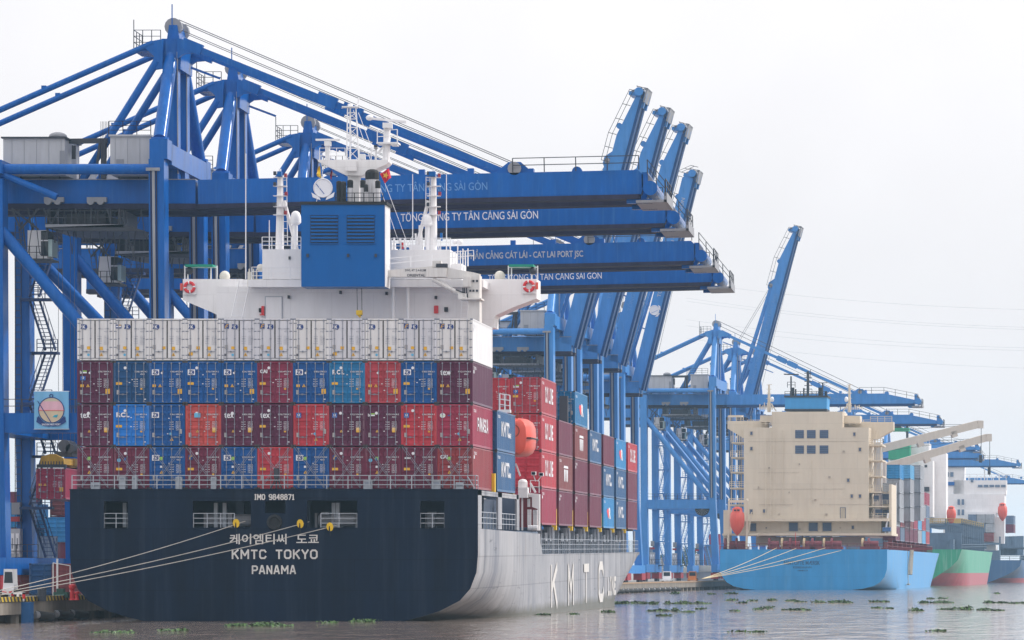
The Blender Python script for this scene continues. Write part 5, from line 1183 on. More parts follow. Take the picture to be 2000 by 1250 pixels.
for i, y in enumerate((277, 283, 288)): fender(-61.3, y, 'tube', 'black tube fender with pale end on the quay wall beside the navy stern', 'tube fenders at the near quay')
for i, y in enumerate(range(545, 700, 7)): fender(edge_at(y)+.3, y, 'tube', 'small tube fender on the far quay wall left of the beige ship', 'tube fenders along the far quay')
# clutter on the near quay
bar = thing('barrier', 'red and white striped barrier frame on the quay at the bottom left', 'barrier', at(34, 1171, 272)); bar.location.z = 1.4
b = MB()
for sx in (-.42, .32): b.box(sx, sx+.14, 0, .3, 0, .6, 0)
b.box(-.42, .46, 0, .3, .48, .62, 1); b.box(-.05, .1, -.02, .3, 0, .6, 1); b.box(-.46, -.3, 0, .3, .2, .4, 1); b.box(.3, .46, -.01, .3, .0, .18, 1); b.build('frame', [red_paint, white_trim], bar)
dr = thing('steel_drum', 'dark steel drum on the quay beside the red and white barrier', 'drum', (at(82, 1165, 276).x, 276, 1.4)); b = MB(); b.lathe((0, 0, 0), [(.3, 0), (.3, .3), (.32, .33), (.3, .36), (.3, .7), (.32, .73), (.3, .76), (.3, .95)], 16); b.build('shell', dark_steel, dr)
tk = thing('terminal_tractor', 'white terminal tractor cab with dark windscreen on the quay at far left', 'truck', (at(17, 1150, 300).x, 300, 1.4)); tk.scale = (.8, .8, .85)
b = MB(); b.prism([(-.55, 0, .8), (.5, 0, .8), (.45, 0, 1.3), (.4, 0, 2.55), (-.45, 0, 2.55), (-.5, 0, 1.3)], (0, 1.6, 0)); b.box(-.52, .5, -.4, 1.9, .35, .8, 0); b.build('cab', white_trim, tk)
b = MB(); b.prism([(-.42, -.02, 1.35), (.38, -.02, 1.35), (.32, -.02, 2.3), (-.36, -.02, 2.3)], (0, .02, 0)); b.build('windscreen', glass, tk)
b = MB()
for sx in (-.6, .55):
    for yy in (.2, 1.6): b.tube((sx-.12, yy, .42), (sx+.12, yy, .42), .42, 14)
b.build('wheel', rubber, tk); b = MB(); b.box(-.5, -.1, -.42, -.4, .5, .66); b.box(.1, .4, -.42, -.4, .5, .66); b.build('headlight', st_red, tk)
for i, (px, py, w_, h_, col, nm) in enumerate(((141, 1162, .24, 1.1, red_paint, 'red'), (118, 1160, 1.0, .8, mat('green_machine_paint', (.02, .08, .06), .5, var=.2), 'dark green'), (150, 1163, .2, .6, red_paint, 'small red'))):
    t = thing('bollard' if i != 1 else 'pump_unit', '%s %s on the quay beside the navy stern' % (nm, 'mooring post' if i != 1 else 'pump unit'), 'bollard' if i != 1 else 'machine', (at(px, py, 285).x, 285, 1.4))
    b = MB()
    if i == 1: b.box(-w_/2, w_/2, 0, .8, .15, h_*.7); b.box(-w_*.3, w_*.2, .1, .7, h_*.7, h_); b.tube((-.3, -.1, .2), (.3, -.1, .2), .2, 10)
    else: b.lathe((0, 0, 0), [(w_, 0), (w_*.7, .1), (w_*.6, h_*.6), (w_*.95, h_*.8), (w_*.9, h_*.95), (w_*.4, h_)], 14)
    b.build('body', col, t)
fr = thing('light_gate', 'white posts with a crossbar standing on the quay left of the navy stern', 'gate', (at(112, 1130, 290).x, 290, 1.4))
b = MB(); b.bar((-.3, 0, 0), (-.3, 0, 2.6), .06, .06); b.bar((0, 0, 0), (0, 0, 2.9), .12, .12); b.bar((.9, 0, 0), (.9, 0, 2.4), .05, .05); b.bar((-.3, 0, 2.6), (.9, 0, 2.4), .05, .05); b.build('frame', white_trim, fr)
# containers standing in the yard beyond the left quay
YC = [(0, 'pink', 82, 1062, 430), (1, 'maroon', 78, 1036, 434), (0, 'skyblue', 110, 1062, 424), (1, 'brown', 120, 1036, 436), (0, 'greyblue', 107, 1104, 372), (0, 'brown', 40, 1148, 340), (0, 'steelblue', 86, 1160, 336), (0, 'brown', 130, 1150, 335), (0, 'teal', 24, 1090, 420), (1, 'teal', 20, 1062, 420)]
YL = ['pink', 'maroon', 'sky blue', 'brown', 'grey blue', 'brown', 'dull blue', 'brown', 'light blue', 'light blue']
for i, (tr, col, px, py, Y) in enumerate(YC):
    p = at(px, py, Y); long_ = i in (0, 1, 4)
    z = {0: 6.6, 1: 9.2, 2: 6.4, 3: 9.3, 4: 4.0, 5: 1.45, 6: 1.45, 7: 1.45, 8: 5.2, 9: 7.85}[i]
    M = Matrix.Translation((p.x, Y, z)) @ (Matrix.Rotation(math.pi/2, 4, 'Z') if long_ else Matrix.Identity(4))
    container(M, col, ['pink container in the yard seen between the crane legs', 'maroon container above the pink one in the yard', 'sky blue container end in the yard left of the navy stern', 'brown container above the sky blue one in the yard', 'grey blue container on a trailer left of the navy stern',
        'brown container low on the quay behind the tractor cab', 'dull blue container low on the quay behind the drum', 'brown container low beside the navy stern', 'light blue container at the far left behind the crane legs', 'light blue container on top at the far left behind the crane legs'][i], 'containers in the yard at the left', None, None, k=i, H=2.591, rods=False)
    if z > 2:
        for q in range(int((z-1.4)/2.6+.01)): container(Matrix.Translation((p.x, Y, z-2.6*(q+1))) @ (Matrix.Rotation(math.pi/2, 4, 'Z') if long_ else Matrix.Identity(4)), ['maroon', 'steelblue', 'grey'][q % 3], 'container low in the yard stack, hidden behind the near quay', 'supporting containers of the yard stacks', None, None, k=i, H=2.591, rods=False, front=False)
# ---------------------------------------------------------------- generic far hull
def far_hull(T, name, hw, L, lev, tr, deck, mats, boot=None, fill=30, sh0=.62, sh1=.80, stern_col=1):
    """lev/tr: heights and half widths of the transom outline; the sides fill out forward and close at the bow"""
    ST_ = [0, 3, 6, 10, 15, 20, 27, 35]+[35+(L-35)*i/22 for i in range(1, 23)]
    def hf(d, z, t0):
        h_ = t0+(hw-t0)*sm(d/fill); zz = min(max(z, 0)/deck, 1.2); s0, s1 = L*(sh0+.2*zz), L*(.95+.05*zz)
        if d > s0: h_ *= math.sqrt(max(0, 1-((d-s0)/(s1-s0))**2)) if d < s1 else 0
        return h_
    b = MB(); n = len(lev); vs = []; fs = []; ms = []
    for sx in (-1, 1):
        o = len(vs)
        for d_ in ST_: vs += [(sx*hf(d_, z, t0), d_, z) for z, t0 in zip(lev, tr)]
        for a_ in range(len(ST_)-1):
            for i in range(n-1): fs.append((o+a_*n+i, o+(a_+1)*n+i, o+(a_+1)*n+i+1, o+a_*n+i+1)); ms.append(1 if boot is not None and lev[i+1] <= boot+.01 else 0)
    o = len(b.v); b.v += vs; b.f += fs; b.m += ms
    b.poly([(-13*hw/14, .5, deck-.3), (hw*13/14, .5, deck-.3), (hw*.97, L*.8, deck-.3), (0, L*.97, deck-.3), (-hw*.97, L*.8, deck-.3)], 2)
    b.build('hull', mats, T, smooth=True)
    out_ = [(-h_, 0, z) for z, h_ in zip(lev, tr)]+[(h_, 0, z) for z, h_ in list(zip(lev, tr))[::-1]]
    t = MB(); t.prism([(x, -.02, z) for x, y, z in out_], (0, .2, 0)); t.build('transom', mats[0], T)
    return hf
# ---------------------------------------------------------------- beige and light blue ship
MMx = mtx((-26.25, 735, 0), (0, 0, -.054)); MI = MMx.inverted()
def Q(px, py, d): return MI @ at(px, py, 735+d)
def qb(mb, px0, py0, px1, py1, d, dep, m=0):
    p, q = Q(px0, py1, d), Q(px1, py0, d); return mb.box(p.x, q.x, d, d+dep, p.z, q.z, m)
ms = thing('container_ship', 'light blue container ship with tall beige accommodation block, in the right half', 'ship', M=MMx)
lblue = mat('light_blue_hull_paint', (.04, .28, .60), .35, ior=1.3, var=.1, streak=.25, streak_col=(.20, .42, .62), scale=.4, panel=(6, 2.4, .85))
beige = mat('beige_ship_paint', (.64, .56, .45), .5, panel=(6, 2.75, .9, 'XZ', .06), var=.05, streak=.2, streak_col=(.44, .30, .20), scale=.55)
beige_dk = mat('beige_seam', (.40, .34, .28), .6, var=.1)
louv = mat('blue_grey_louvre', (.06, .09, .17), .4, var=.1)
mdeck = mat('oxide_red_deck', (.18, .03, .045), .6, var=.2)
zt = Q(1569, 1073, 0).z
far_hull(ms, 'hull', 15.05, 199, [-3, 0, .25, .7, 1.4, 2.4, 3.6, 5, zt], [5, 8.5, 10.8, 12.6, 13.8, 14.6, 15.0, 15.05, 15.05], zt, [lblue, lblue, mdeck])
q = MB()
for s_, p0, p1, y0, y1, bd in (('NIMTOFTE MÆRSK', 1531, 1602, 1095, 1103, .02), ('KØBENHAVN', 1549, 1585, 1106, 1110, .02), ('IMO', 1558, 1578, 1113, 1115.5, .02)):
    a_, c_ = Q(p0, y1, 0), Q(p1, y0, 0); q.text(s_, c_.z-a_.z, (a_.x, -.05, a_.z), XH, ZH, width=c_.x-a_.x, bold=bd)
q.build('lettering', mat('dark_blue_lettering', (.02, .10, .22), .5, var=0), ms, normals=False)
b = MB(); qb(b, 1452, 835, 1697, 1016, 10, 13); b.build('accommodation_block', beige, ms)
b = MB(); qb(b, 1507, 804, 1646, 836, 10.2, 11); b.build('upper_block', beige, ms)
b = MB(); qb(b, 1440, 1016, 1722, 1046, 10.6, 13); qb(b, 1430, 1012.5, 1736, 1018, 8.0, 16); qb(b, 1475, 1041.5, 1742, 1046, 6, 17); b.build('lower_deckhouse', beige, ms)
b = MB(); b.prism([Q(x, y, 17) for x, y in ((1421, 822), (1421, 837), (1452, 856), (1500, 856), (1500, 822))], (0, 3, 0)); b.build('bridge_wing', beige, ms)
b = MB(); b.prism([Q(x, y, 17) for x, y in ((1745, 824), (1745, 840), (1712, 858), (1650, 858), (1650, 824))], (0, 3, 0)); b.build('bridge_wing', beige, ms)
b = MB(); qb(b, 1533, 776, 1615, 801, 10.5, 6); b.build('funnel', mat('light_blue_funnel_paint', (.045, .29, .62), .42, var=.06), ms)
b = MB(); qb(b, 1532, 798.5, 1615, 802, 10.3, 6.3); qb(b, 1531, 772.5, 1617, 776, 10.3, 6.3); b.build('funnel_band', dark_steel, ms)
for px, w_, yt in ((1549, 5, 757), (1554, 3, 760), (1570, 3, 758), (1603, 9, 757), (1613, 4, 765)):
    b = MB(); c0 = Q(px, 775, 13); b.tube(c0, Q(px, yt, 13), w_/2/10.9*1.1, 10); b.build('exhaust_pipe', soot, ms)
b = MB(); b.tube(Q(1545, 775, 12), Q(1545, 735, 12), .16, 6); b.bar(Q(1531, 731, 12), Q(1560, 731.5, 12), .3, .2); b.rail([Q(1538, 757, 12), Q(1553, 757, 12)], 1.0, .7, 2, .05)
b.tube(Q(1578, 775, 12), Q(1578, 725, 12), .25, 8); b.tube(Q(1582, 740, 12), Q(1583, 722, 12), .06, 5)
for y in (729, 737, 745, 753, 760): b.bar(Q(1571, y, 12), Q(1586, y, 12), .12, .12)
b.tube(Q(1607, 757, 12), Q(1607, 748, 12), .14, 6); b.bar(Q(1598, 748, 12), Q(1616, 747.5, 12), .2, .12)
b.rail([Q(1533, 773, 10.6), Q(1615, 773, 10.6)], .8, 1.0, 2, .05)
b.build('radar_mast', dark_steel, ms)
for px in (1502, 1659):
    b = MB(); b.tube(Q(px, 805, 14), Q(px, 752, 14), .32, 8, r2=.18); b.bar(Q(px-5, 752, 14), Q(px+6, 751, 14), .1, .1)
    for y in (760, 768, 778, 788): b.bar(Q(px-5, y, 14), Q(px+5, y, 14), .08, .08)
    b.bar(Q(px+14 if px < 1600 else px-12, 803, 14), Q(px+4 if px < 1600 else px-2, 788, 14), .2, .2)
    b.build('light_mast', beige, ms)
    b = MB(); b.ball(Q(px+6 if px < 1600 else px-6, 780, 13.5), .36, .36, .5); b.build('satellite_dome', white_trim, ms)
b = MB()
for x0, y0, x1, y1 in ((1484, 811, 1507, 824), (1648, 812, 1680, 826)): qb(b, x0, y0, x1, y1, 14, 5)
for k in range(9): px = 1484+k*3; b.tube(Q(px, 800, 13), Q(px, 786+R.uniform(0, 8), 13), .1, 5); px = 1650+k*4; b.tube(Q(px, 800, 13), Q(px, 788+R.uniform(0, 8), 13), .1, 5)
b.build('monkey_island', beige, ms)
r = MB()
for x0, x1, y in ((1425, 1452, 822), (1460, 1507, 831), (1646, 1700, 831), (1700, 1742, 824)): r.rail([Q(x0, y, 11), Q(x1, y, 11)], 1.0, 1.2, 3, .05)
qb(r, 1421, 811, 1448, 814, 17, 2); r.bar(Q(1422, 822, 17), Q(1422, 812, 17), .1, .1); r.bar(Q(1447, 822, 17), Q(1447, 812, 17), .1, .1)
r.build('bridge_railing', beige, ms)
for px in (1553, 1576, 1601):
    for py in (840, 870):
        b = MB(); qb(b, px, py, px+17, py+16, 9.95, .1); 
        for k in range(4): qb(b, px+.5, py+1.5+k*3.8, px+16.5, py+3+k*3.8, 9.85, .1, 1)
        b.build('louvre_panel', [louv, mat('louvre_slat', (.09, .13, .22), .4, var=0)], ms)
for px, py, w_, h_ in ((1465, 843, 4, 6), (1465, 873, 4, 6), (1667, 845, 4, 6), (1678, 875, 4, 6), (1655, 935, 4, 6), (1662, 966, 4, 6), (1678, 966, 4, 6), (1464, 995, 5, 8), (1490, 995, 5, 6), (1465, 1022, 11, 15), (1541, 1021, 17, 16), (1580, 1021, 17, 16), (1607, 1021, 17, 16), (1664, 1027, 4, 6)):
    b = MB(); dd = 9.9 if py < 1012 else 10.5; qb(b, px, py, px+w_, py+h_, dd, .12); o = b.build('window', louv, ms); b = MB(); qb(b, px-.9, py-.9, px+w_+.9, py, dd-.04, .14); qb(b, px-.9, py+h_, px+w_+.9, py+h_+.9, dd-.04, .14); qb(b, px-.9, py, px, py+h_, dd-.04, .14); qb(b, px+w_, py, px+w_+.9, py+h_, dd-.04, .14); b.build('frame', beige_dk, o, whole=True)
b = MB(); qb(b, 1641, 991, 1652, 1014, 9.9, .12); qb(b, 1642, 992, 1651, 1014, 9.85, .08, 1); b.build('door', [louv, mat('beige_door_paint', (.42, .36, .28), .5, var=.1)], ms)
b = MB()
for x0, x1, y in ((1482, 1548, 985), (1600, 1700, 985.5), (1480, 1560, 923), (1460, 1690, 862), (1470, 1650, 955)): qb(b, x0, y, x1, y+.45, 9.96 if y != 985 else 9.85, .05)
b.build('weld_seam', beige_dk, ms)
for px, y0, y1 in ((1528, 840, 985), (1632, 905, 1010), (1585, 900, 985), (1495, 860, 1012), (1684, 900, 1012)):
    b = MB(); b.bar(Q(px, y0, 9.9), Q(px, y1, 9.9), .11, .11); b.build('drain_pipe', beige, ms)
for px, py in ((1500, 912), (1560, 905), (1618, 930), (1540, 960), (1590, 975), (1646, 880), (1480, 950), (1520, 1003), (1612, 1003), (1560, 1032), (1495, 1030), (1640, 1030), (1508, 1047), (1566, 1046), (1622, 1047), (1676, 1047)):
    b = MB(); qb(b, px, py, px+R.choice((2, 3, 4)), py+R.choice((2, 3)), 9.75 if py < 1012 else 10.3, .35); b.build('vent', [beige_dk, louv][px % 2], ms)
b = MB(); b.ladder(Q(1508, 1012, 9.8), Q(1508, 812, 9.8), .6, .6, .04); b.build('ladder', beige, ms)
for side in (0, 1):
    for k in range(6 if side == 0 else 7):
        y = (863, 892, 921, 952, 985, 1016)[k] if side == 0 else (868, 898, 929, 960, 988, 1014, 1040)[k]
        x0, x1 = ((1428-k, 1453) if side == 0 else (1695, 1724 if k < 4 else 1742))
        b = MB(); qb(b, x0, y, x1, y+3, 11, 9); 
        b.rail([Q(x0, y, 11), Q(x1, y, 11)], 1.05, .9, 3, .05)
        for fx in (.15, .5, .85): px = x0+(x1-x0)*fx; b.bar(Q(px, y, 12.5), Q(px, y-29, 12.5), .12, .12)
        if side == 1: b.ladder(Q(1704, y, 12), Q(1712, y-28, 12.4), .5, .4, .04)
        b.build('balcony', beige, ms)
b = MB(); qb(b, 1724, 962, 1742, 1046, 13, 10); qb(b, 1737, 946, 1742, 1046, 10, 13); b.build('side_house', beige, ms)
for x0, y0, x1, y1 in ((1707, 968, 1717, 979), (1724, 965, 1740, 985), (1710, 995, 1724, 1006), (1725, 996, 1738, 1008), (1705, 1022, 1722, 1038)):
    b = MB(); qb(b, x0, y0, x1, y1, 12.8 if x0 > 1720 else 12, .15); b.build('window', louv, ms)
b = MB(); qb(b, 1722, 1070, 1822, 1074, 5, .2); b.rail([(-14.9, .1, zt), (14.9, .1, zt)], 1.0, 1.8, 2, .045); b.rail([(14.95, .2, zt), (14.95, 140, zt)], 1.3, 3.2, 2, .05); b.build('red_bulwark', mdeck, ms)
b = MB(); b.box(12.6, 12.9, 24, 140, zt, zt+1.6)
for i in range(9): b.box(13.5, 14.2, 25.6+13.5*i, 26.2+13.5*i, zt, zt+2.2)
b.build('side_coaming', mdeck, ms)
for px, c_ in ((1420, 0), (1442, 0), (1506, 0), (1531, 1), (1547, 0), (1574, 1), (1590, 0), (1613, 1), (1628, 0), (1688, 1), (1700, 0)):
    b = MB(); p0 = Q(px-5, 1063, 4); b.tube(p0, p0+XH*.35, 1.15, 14, m=1 if c_ else 0); b.tube(p0+XH*.3, p0+XH*1.9, .6, 12, m=0); b.box(p0.x-.2, p0.x+2.2, 4-1, 5, zt, zt+.5); b.build('mooring_winch', [mdeck, mat('winch_drum_tan', (.5, .38, .22), .5, var=.1)], ms)
b = MB(); qb(b, 1476, 1047, 1515, 1066, 9.5, .5); qb(b, 1515, 1048, 1690, 1066, 10, .4); b.build('poop_bulkhead', beige, ms)
b = MB(); qb(b, 1581, 1050, 1592, 1066, 8, 1); qb(b, 1724, 1030, 1740, 1038, 8, 1.4); b.tube(Q(1728, 1041, 8), Q(1731, 1041, 8), .45, 10, m=1); b.tube(Q(1735, 1041, 8), Q(1738, 1041, 8), .45, 10, m=1); b.bar(Q(1731, 1030, 8), Q(1735, 1002, 8), .3, .3, 1); b.build('small_davit', [mat('davit_blue', (.04, .1, .25), .5, var=0), white_trim], ms)
b = MB(); b.bar(Q(1554, 1066, 3), Q(1554, 1040, 3), .1, .1); b.build('flag_staff', red_paint, ms)
b = MB()
for px in (1424, 1460): b.bar(Q(px-2, 1072, 2.5), Q(px, 980, 2.5), .35, .35); b.bar(Q(px, 980, 2.5), Q(px, 976, 8), .35, .35)
b.bar(Q(1424, 979, 2.5), Q(1460, 979, 2.5), .35, .45); qb(b, 1412, 996, 1428, 1060, 5, .3); b.bar(Q(1468, 1000, 3), Q(1462, 1040, 3), .5, .2); qb(b, 1410, 1042, 1480, 1046, 2.5, 6)
b.build('boat_davit', beige, ms)
gw = MB(); a_, c_ = Vector((15.3, 65, zt+.2)), Vector((15.6, 56, .9+1.8)); gw.bar(a_, c_, .9, .15); gw.rail([a_, c_], .9, 1.0, 2, .05); gw.tube(Vector((15.4, 52, zt)), Vector((15.5, 52, 1.0)), .06, 5); gw.box(15.3, 15.8, 50.5, 53, .7, 1.0); gw.build('gangway', mat('gangway_aluminium', (.4, .36, .3), .5, var=.2), ms)
for bx, by, tx_, ty in ((1706, 880, 1908, 829), (1716, 916, 1925, 855)):
    dd = 60 if bx < 1710 else 88
    b = MB(); p, q_ = Q(bx, by, dd), Q(tx_, ty, dd+6); b.bar(p, q_, 1.2, 1.5); d_ = (q_-p).normalized()
    b.bar(p.lerp(q_, .42)-ZH*.9, p.lerp(q_, .47)-ZH*.7, 1.4, 1.4); b.bar(p.lerp(q_, .75)-ZH*.8, p.lerp(q_, .8)-ZH*.7, 1.2, 1.2); b.bar(q_, q_+d_*1.2-ZH*.3, 1.2, 1.5); b.box(p.x-1.6, p.x+1.6, dd-2, dd+3, 10, p.z+1.5)
    b.build('cargo_crane_jib', mat('cargo_crane_paint', (.58, .53, .47), .5, var=.08), ms)
    b = MB(); b.ball(q_+d_*.8, .5); b.tube(q_+d_*.9, q_+d_*.9-ZH*(6 if bx < 1710 else 8), .06, 5); b.box(q_.x+.5, q_.x+1.1, dd+5.7, dd+6.3, q_.z-7.5, q_.z-6)
    top = Vector((p.x+3, dd, p.z+5.0)); b.tube(top, q_, .04, 5); b.tube(top-ZH*1.2, q_, .04, 5); b.build('crane_hook', dark_steel, ms)
def lifeboat_end(parent_M, loc, label, s=1.0):
    t = thing('lifeboat', label, 'lifeboat', M=parent_M @ Matrix.Translation(loc))
    b = MB(); b.lathe((0, 0, 0), [(.05, -2.6*s), (.7*s, -1.9*s), (1.25*s, -.9*s), (1.35*s, .3*s), (1.25*s, 1.4*s), (.95*s, 1.75*s), (.9*s, 2.3*s), (.3*s, 2.6*s)], 14); b.build('hull', orange_grp, t, smooth=True)
    b = MB(); 
    for sx in (-.5, .1): b.box(sx*s, (sx+.4)*s, -1.02*s, -.8*s, 1.85*s, 2.1*s)
    b.build('window', glass, t)
lifeboat_end(MMx, Q(1440, 1018, 1.5), 'orange freefall lifeboat nose down in the davit of the beige ship')
tag_i = 0
BC = ['grey', 'grey', 'crimson', 'skyblue', 'maroon', 'grey', 'paleblue', 'maroon', 'greyblue']
for i in range(8):
    for tier in range(4 if i else 4):
        c_ = R.choice(['grey', 'grey', 'maroon', 'crimson', 'greyblue', 'skyblue', 'paleblue', 'brown', 'red'])
        if i == 0: c_ = ['maroon', 'grey', 'grey', 'grey'][tier]
        if i == 2: c_ = ['maroon', 'maroon', 'crimson', 'skyblue'][tier]
        if i == 3: c_ = ['maroon', 'brown', 'maroon', 'crimson'][tier]
        M = MMx @ Matrix.Translation((13.6, 26.5+13.5*i, zt+1.75+2.7*tier))
        container(M, c_, '%s container, %s, %s bay forward of the beige block' % (CN[c_], ['bottom tier', 'second tier', 'third tier', 'top tier'][tier], ORD[i]), 'containers on the beige ship', None, 'cut' if c_ in ('grey', 'skyblue') else None, k=i+tier, H=2.62, rods=False)
for j, (px, py, c_, dd, nm) in enumerate(((1745, 935, 'skyblue', 30, 'left'), (1766, 935, 'paleblue', 44, 'middle'), (1786, 935, 'grey', 58, 'right'))):
    p = Q(px, py, dd); container(MMx @ Matrix.Translation((p.x, dd, p.z)), c_, '%s container end above the boxes of the beige ship, %s of three' % (CN[c_], nm), 'inner containers of the beige ship', None, None, k=j, H=2.62, rods=False)
    for q_ in range(3): container(MMx @ Matrix.Translation((p.x, dd, p.z-2.7*(q_+1))), 'grey', 'container under the three raised boxes of the beige ship', 'hidden boxes of the beige ship', None, None, k=j, H=2.62, rods=False, front=False)
for i, (px, py) in enumerate(((1517, 1070), (1555, 1071), (1612, 1070), (1651, 1073))):
    p, q_ = at(px, py, 735.5), at(1372-i, 1130+i*.3, 706); b = MB(); pts = [p.lerp(q_, j/16)-ZH*.35*4*(j/16)*(1-j/16) for j in range(17)]; b.path(pts, .045, 6)
    tag(b.build('mooring_line', mat('yellow_mooring_rope', (.62, .52, .32), .8, var=0)), '%s pale yellow rope from the left of the light blue stern to the quay' % ORD[i], 'mooring rope', 'mooring ropes of the light blue ship')
# ---------------------------------------------------------------- green ship and slate blue ship beyond
GM = mtx((at(1797, 1140, 960).x-4.5, 965, 0), (0, 0, -.058)); GI = GM.inverted()
gs = thing('container_ship', 'green hulled container ship with red waterline and empty deck, right of the beige ship', 'ship', M=GM)
green_h = mat('green_hull_paint', (.03, .29, .17), .4, var=.15, streak=.7, streak_col=(.32, .50, .42), scale=.5); boot_r = mat('red_boot_paint', (.36, .07, .09), .45, var=.2, streak=.4, streak_col=(.5, .25, .26), scale=.5)  # pale streaks in both paints stand in for haze and side glare
def G(px, py, d): return GI @ at(px, py, 965+d)
def gb(mb, px0, py0, px1, py1, d, dep, m=0):
    p, q = G(px0, py1, d), G(px1, py0, d); return mb.box(p.x, q.x, d, d+dep, p.z, q.z, m)
gz = G(1845, 1073, 0).z
far_hull(gs, 'hull', 14.5, 180, [-2, 0, .5, 1.2, 2.2, 2.9, 4.2, 6, gz], [3, 4.6, 5.8, 7, 8.5, 9.6, 11.6, 13.4, 14.3], gz, [green_h, boot_r, blue_grey], boot=2.95, fill=26)
slate = mat('slate_deck_steel', (.09, .14, .21), .55, var=.2)
b = MB(); b.box(-14, 13.6, 12, 13, gz-.2, gz+4.0); b.box(11.0, 12.0, 6, 150, gz-.2, gz+2.4); b.build('coaming', slate, gs)
for i in range(12):
    b = MB(); yy = 14+i*9.0; zz = gz+5.8
    for x in (9.5, 13.4): b.box(x, x+.5, yy, yy+.6, gz, zz+1.5)
    b.box(2, 13.8, yy, yy+.7, zz, zz+.5); b.box(2, 13.8, yy, yy+.7, zz-3, zz-2.6); b.bar((9.6, yy, zz-2.6), (13.4, yy, zz), .2, .2); b.rail([(2, yy, zz+.5), (13.8, yy, zz+.5)], 1.1, 2.0, 2, .07, m=1); b.build('lashing_bridge', [slate, mat('ochre_railing', (.5, .36, .12), .6, var=0)], gs)
r = MB(); r.rail([(14.2, .3, gz), (14.2, 120, gz+.8)], 1.1, 3, 2, .07); r.rail([(-14, .2, gz), (14, .2, gz)], 1.1, 3, 2, .07); r.build('deck_railing', slate, gs)
b = MB(); gb(b, 1700, 908, 1795, 1040, 20, 10); gb(b, 1735, 866, 1815, 910, 24, 8); gb(b, 1795, 900, 1822, 1010, 22, 8); gb(b, 1815, 885, 1848, 1020, 30, 8); b.build('accommodation_block', white_paint, gs)
b = MB(); gb(b, 1735, 868, 1777, 897, 19, 5); gb(b, 1742, 836, 1775, 842, 19, 5); b.build('funnel', mat('green_funnel_paint', (.02, .30, .16), .5, var=.1), gs)
b = MB(); gb(b, 1746, 818, 1760, 837, 20, 3); b.tube(G(1772, 868, 20), G(1772, 830, 20), .3, 8); gb(b, 1800, 951, 1815, 960, 21.5, .4); gb(b, 1806, 908, 1811, 913, 21.9, .2); b.build('exhaust_stack', dark_steel, gs)
b = MB(); b.tube(G(1812, 886, 22), G(1812, 872, 22), .2, 6); gb(b, 1806, 873, 1815, 885, 23, .4); gb(b, 1790, 882, 1798, 890, 23.5, .4); b.rail([G(1780, 866, 23.5), G(1815, 866, 23.5)], 1.2, 1.5, 3, .07); b.rail([G(1800, 886, 29.5), G(1848, 886, 29.5)], 1.2, 1.5, 2, .07); b.build('bridge_fittings', white_trim, gs)
lifeboat_end(GM, G(1858, 1006, 20), 'small red lifeboat above the deck of the green ship', .85)
DM = mtx((at(1905, 1140, 1190).x-2, 1195, 0), (0, 0, -.06)); DI = DM.inverted()
ds = thing('container_ship', 'slate blue container ship with wide white bridge at the right edge', 'ship', M=DM)
def D(px, py, d): return DI @ at(px, py, 1195+d)
def db(mb, px0, py0, px1, py1, d, dep, m=0):
    p, q = D(px0, py1, d), D(px1, py0, d); return mb.box(p.x, q.x, d, d+dep, p.z, q.z, m)
dz = D(1930, 1094, 0).z
slate_h = mat('slate_blue_hull_paint', (.03, .10, .24), .45, var=.1, streak=.25, streak_col=(.2, .26, .34), scale=.4)
far_hull(ds, 'hull', 15.5, 210, [-2, 0, .6, 1.3, 2.4, 3.6, 4.8, dz], [4, 5.5, 7.4, 9, 11.6, 13.6, 15, 15.5], dz, [slate_h, boot_r, slate], boot=1.35, fill=32)
b = MB(); db(b, 1842, 1000, 1945, 1082, 14, 12); db(b, 1842, 965, 1962, 1002, 15, 11); db(b, 1840, 905, 1883, 966, 16, 9); db(b, 1862, 938, 1965, 966, 16, 8); b.prism([D(x, y, 16) for x, y in ((1945, 966), (1967, 966), (1967, 957), (1990, 950), (1990, 940), (1945, 938))], (0, 6, 0)) if False else None
db(b, 1835, 886, 1870, 908, 17, 6); b.build('accommodation_block', white_paint, ds)
b = MB(); b.prism([D(x, y, 15.8) for x, y in ((1830, 908), (1865, 900), (1865, 888), (1843, 888))], (0, 4, 0)); b.prism([D(x, y, 15.9) for x, y in ((1940, 964), (1966, 956), (1966, 938), (1940, 938))], (0, 4, 0)); b.build('bridge_wing', white_paint, ds)
b = MB()
for k in range(5): db(b, 1910+11.3*k, 947, 1919+11.3*k, 951.5, 15.7, .3)
for k in range(3): db(b, 1838+9*k, 922, 1844+9*k, 931, 15.7, .3)
db(b, 1838, 941, 1864, 948, 15.6, .3, 1); db(b, 1896, 936, 1901, 942, 15.7, .2)
for x, y in ((1870, 975), (1878, 975), (1870, 995), (1878, 995)): db(b, x, y, x+5, y+11, 13.8, .3)
db(b, 1831, 976, 1838, 985, 14, .3); b.build('window_row', [mat('hazy_window', (.12, .17, .26), .2, var=0), crane_blue], ds)
r = MB(); r.rail([D(1880, 937, 16), D(1965, 937, 16)], 1.6, 2, 2, .08); r.tube(D(1923, 937, 17), D(1923, 915, 17), .2, 6)
for k in range(7): px = 1880+k*12; r.tube(D(px, 938, 16.5), D(px, 926+R.uniform(0, 8), 16.5), .12, 5)
r.build('bridge_railing', white_trim, ds)
b = MB()
for k in range(15): 
    px = 1953+3.2*k
    b.bar(D(px, 1085, 8+6*k), D(px, 1048-.1*k, 8+6*k), .5, .5)
db(b, 1905, 1060, 1953, 1064, 6, 1.2); db(b, 1905, 1075, 1953, 1094, 5, 4); db(b, 1953, 1068, 2000, 1071, 9, 60); db(b, 1918, 1061, 1923, 1085, 4, .8); b.build('lashing_bridge', slate, ds)
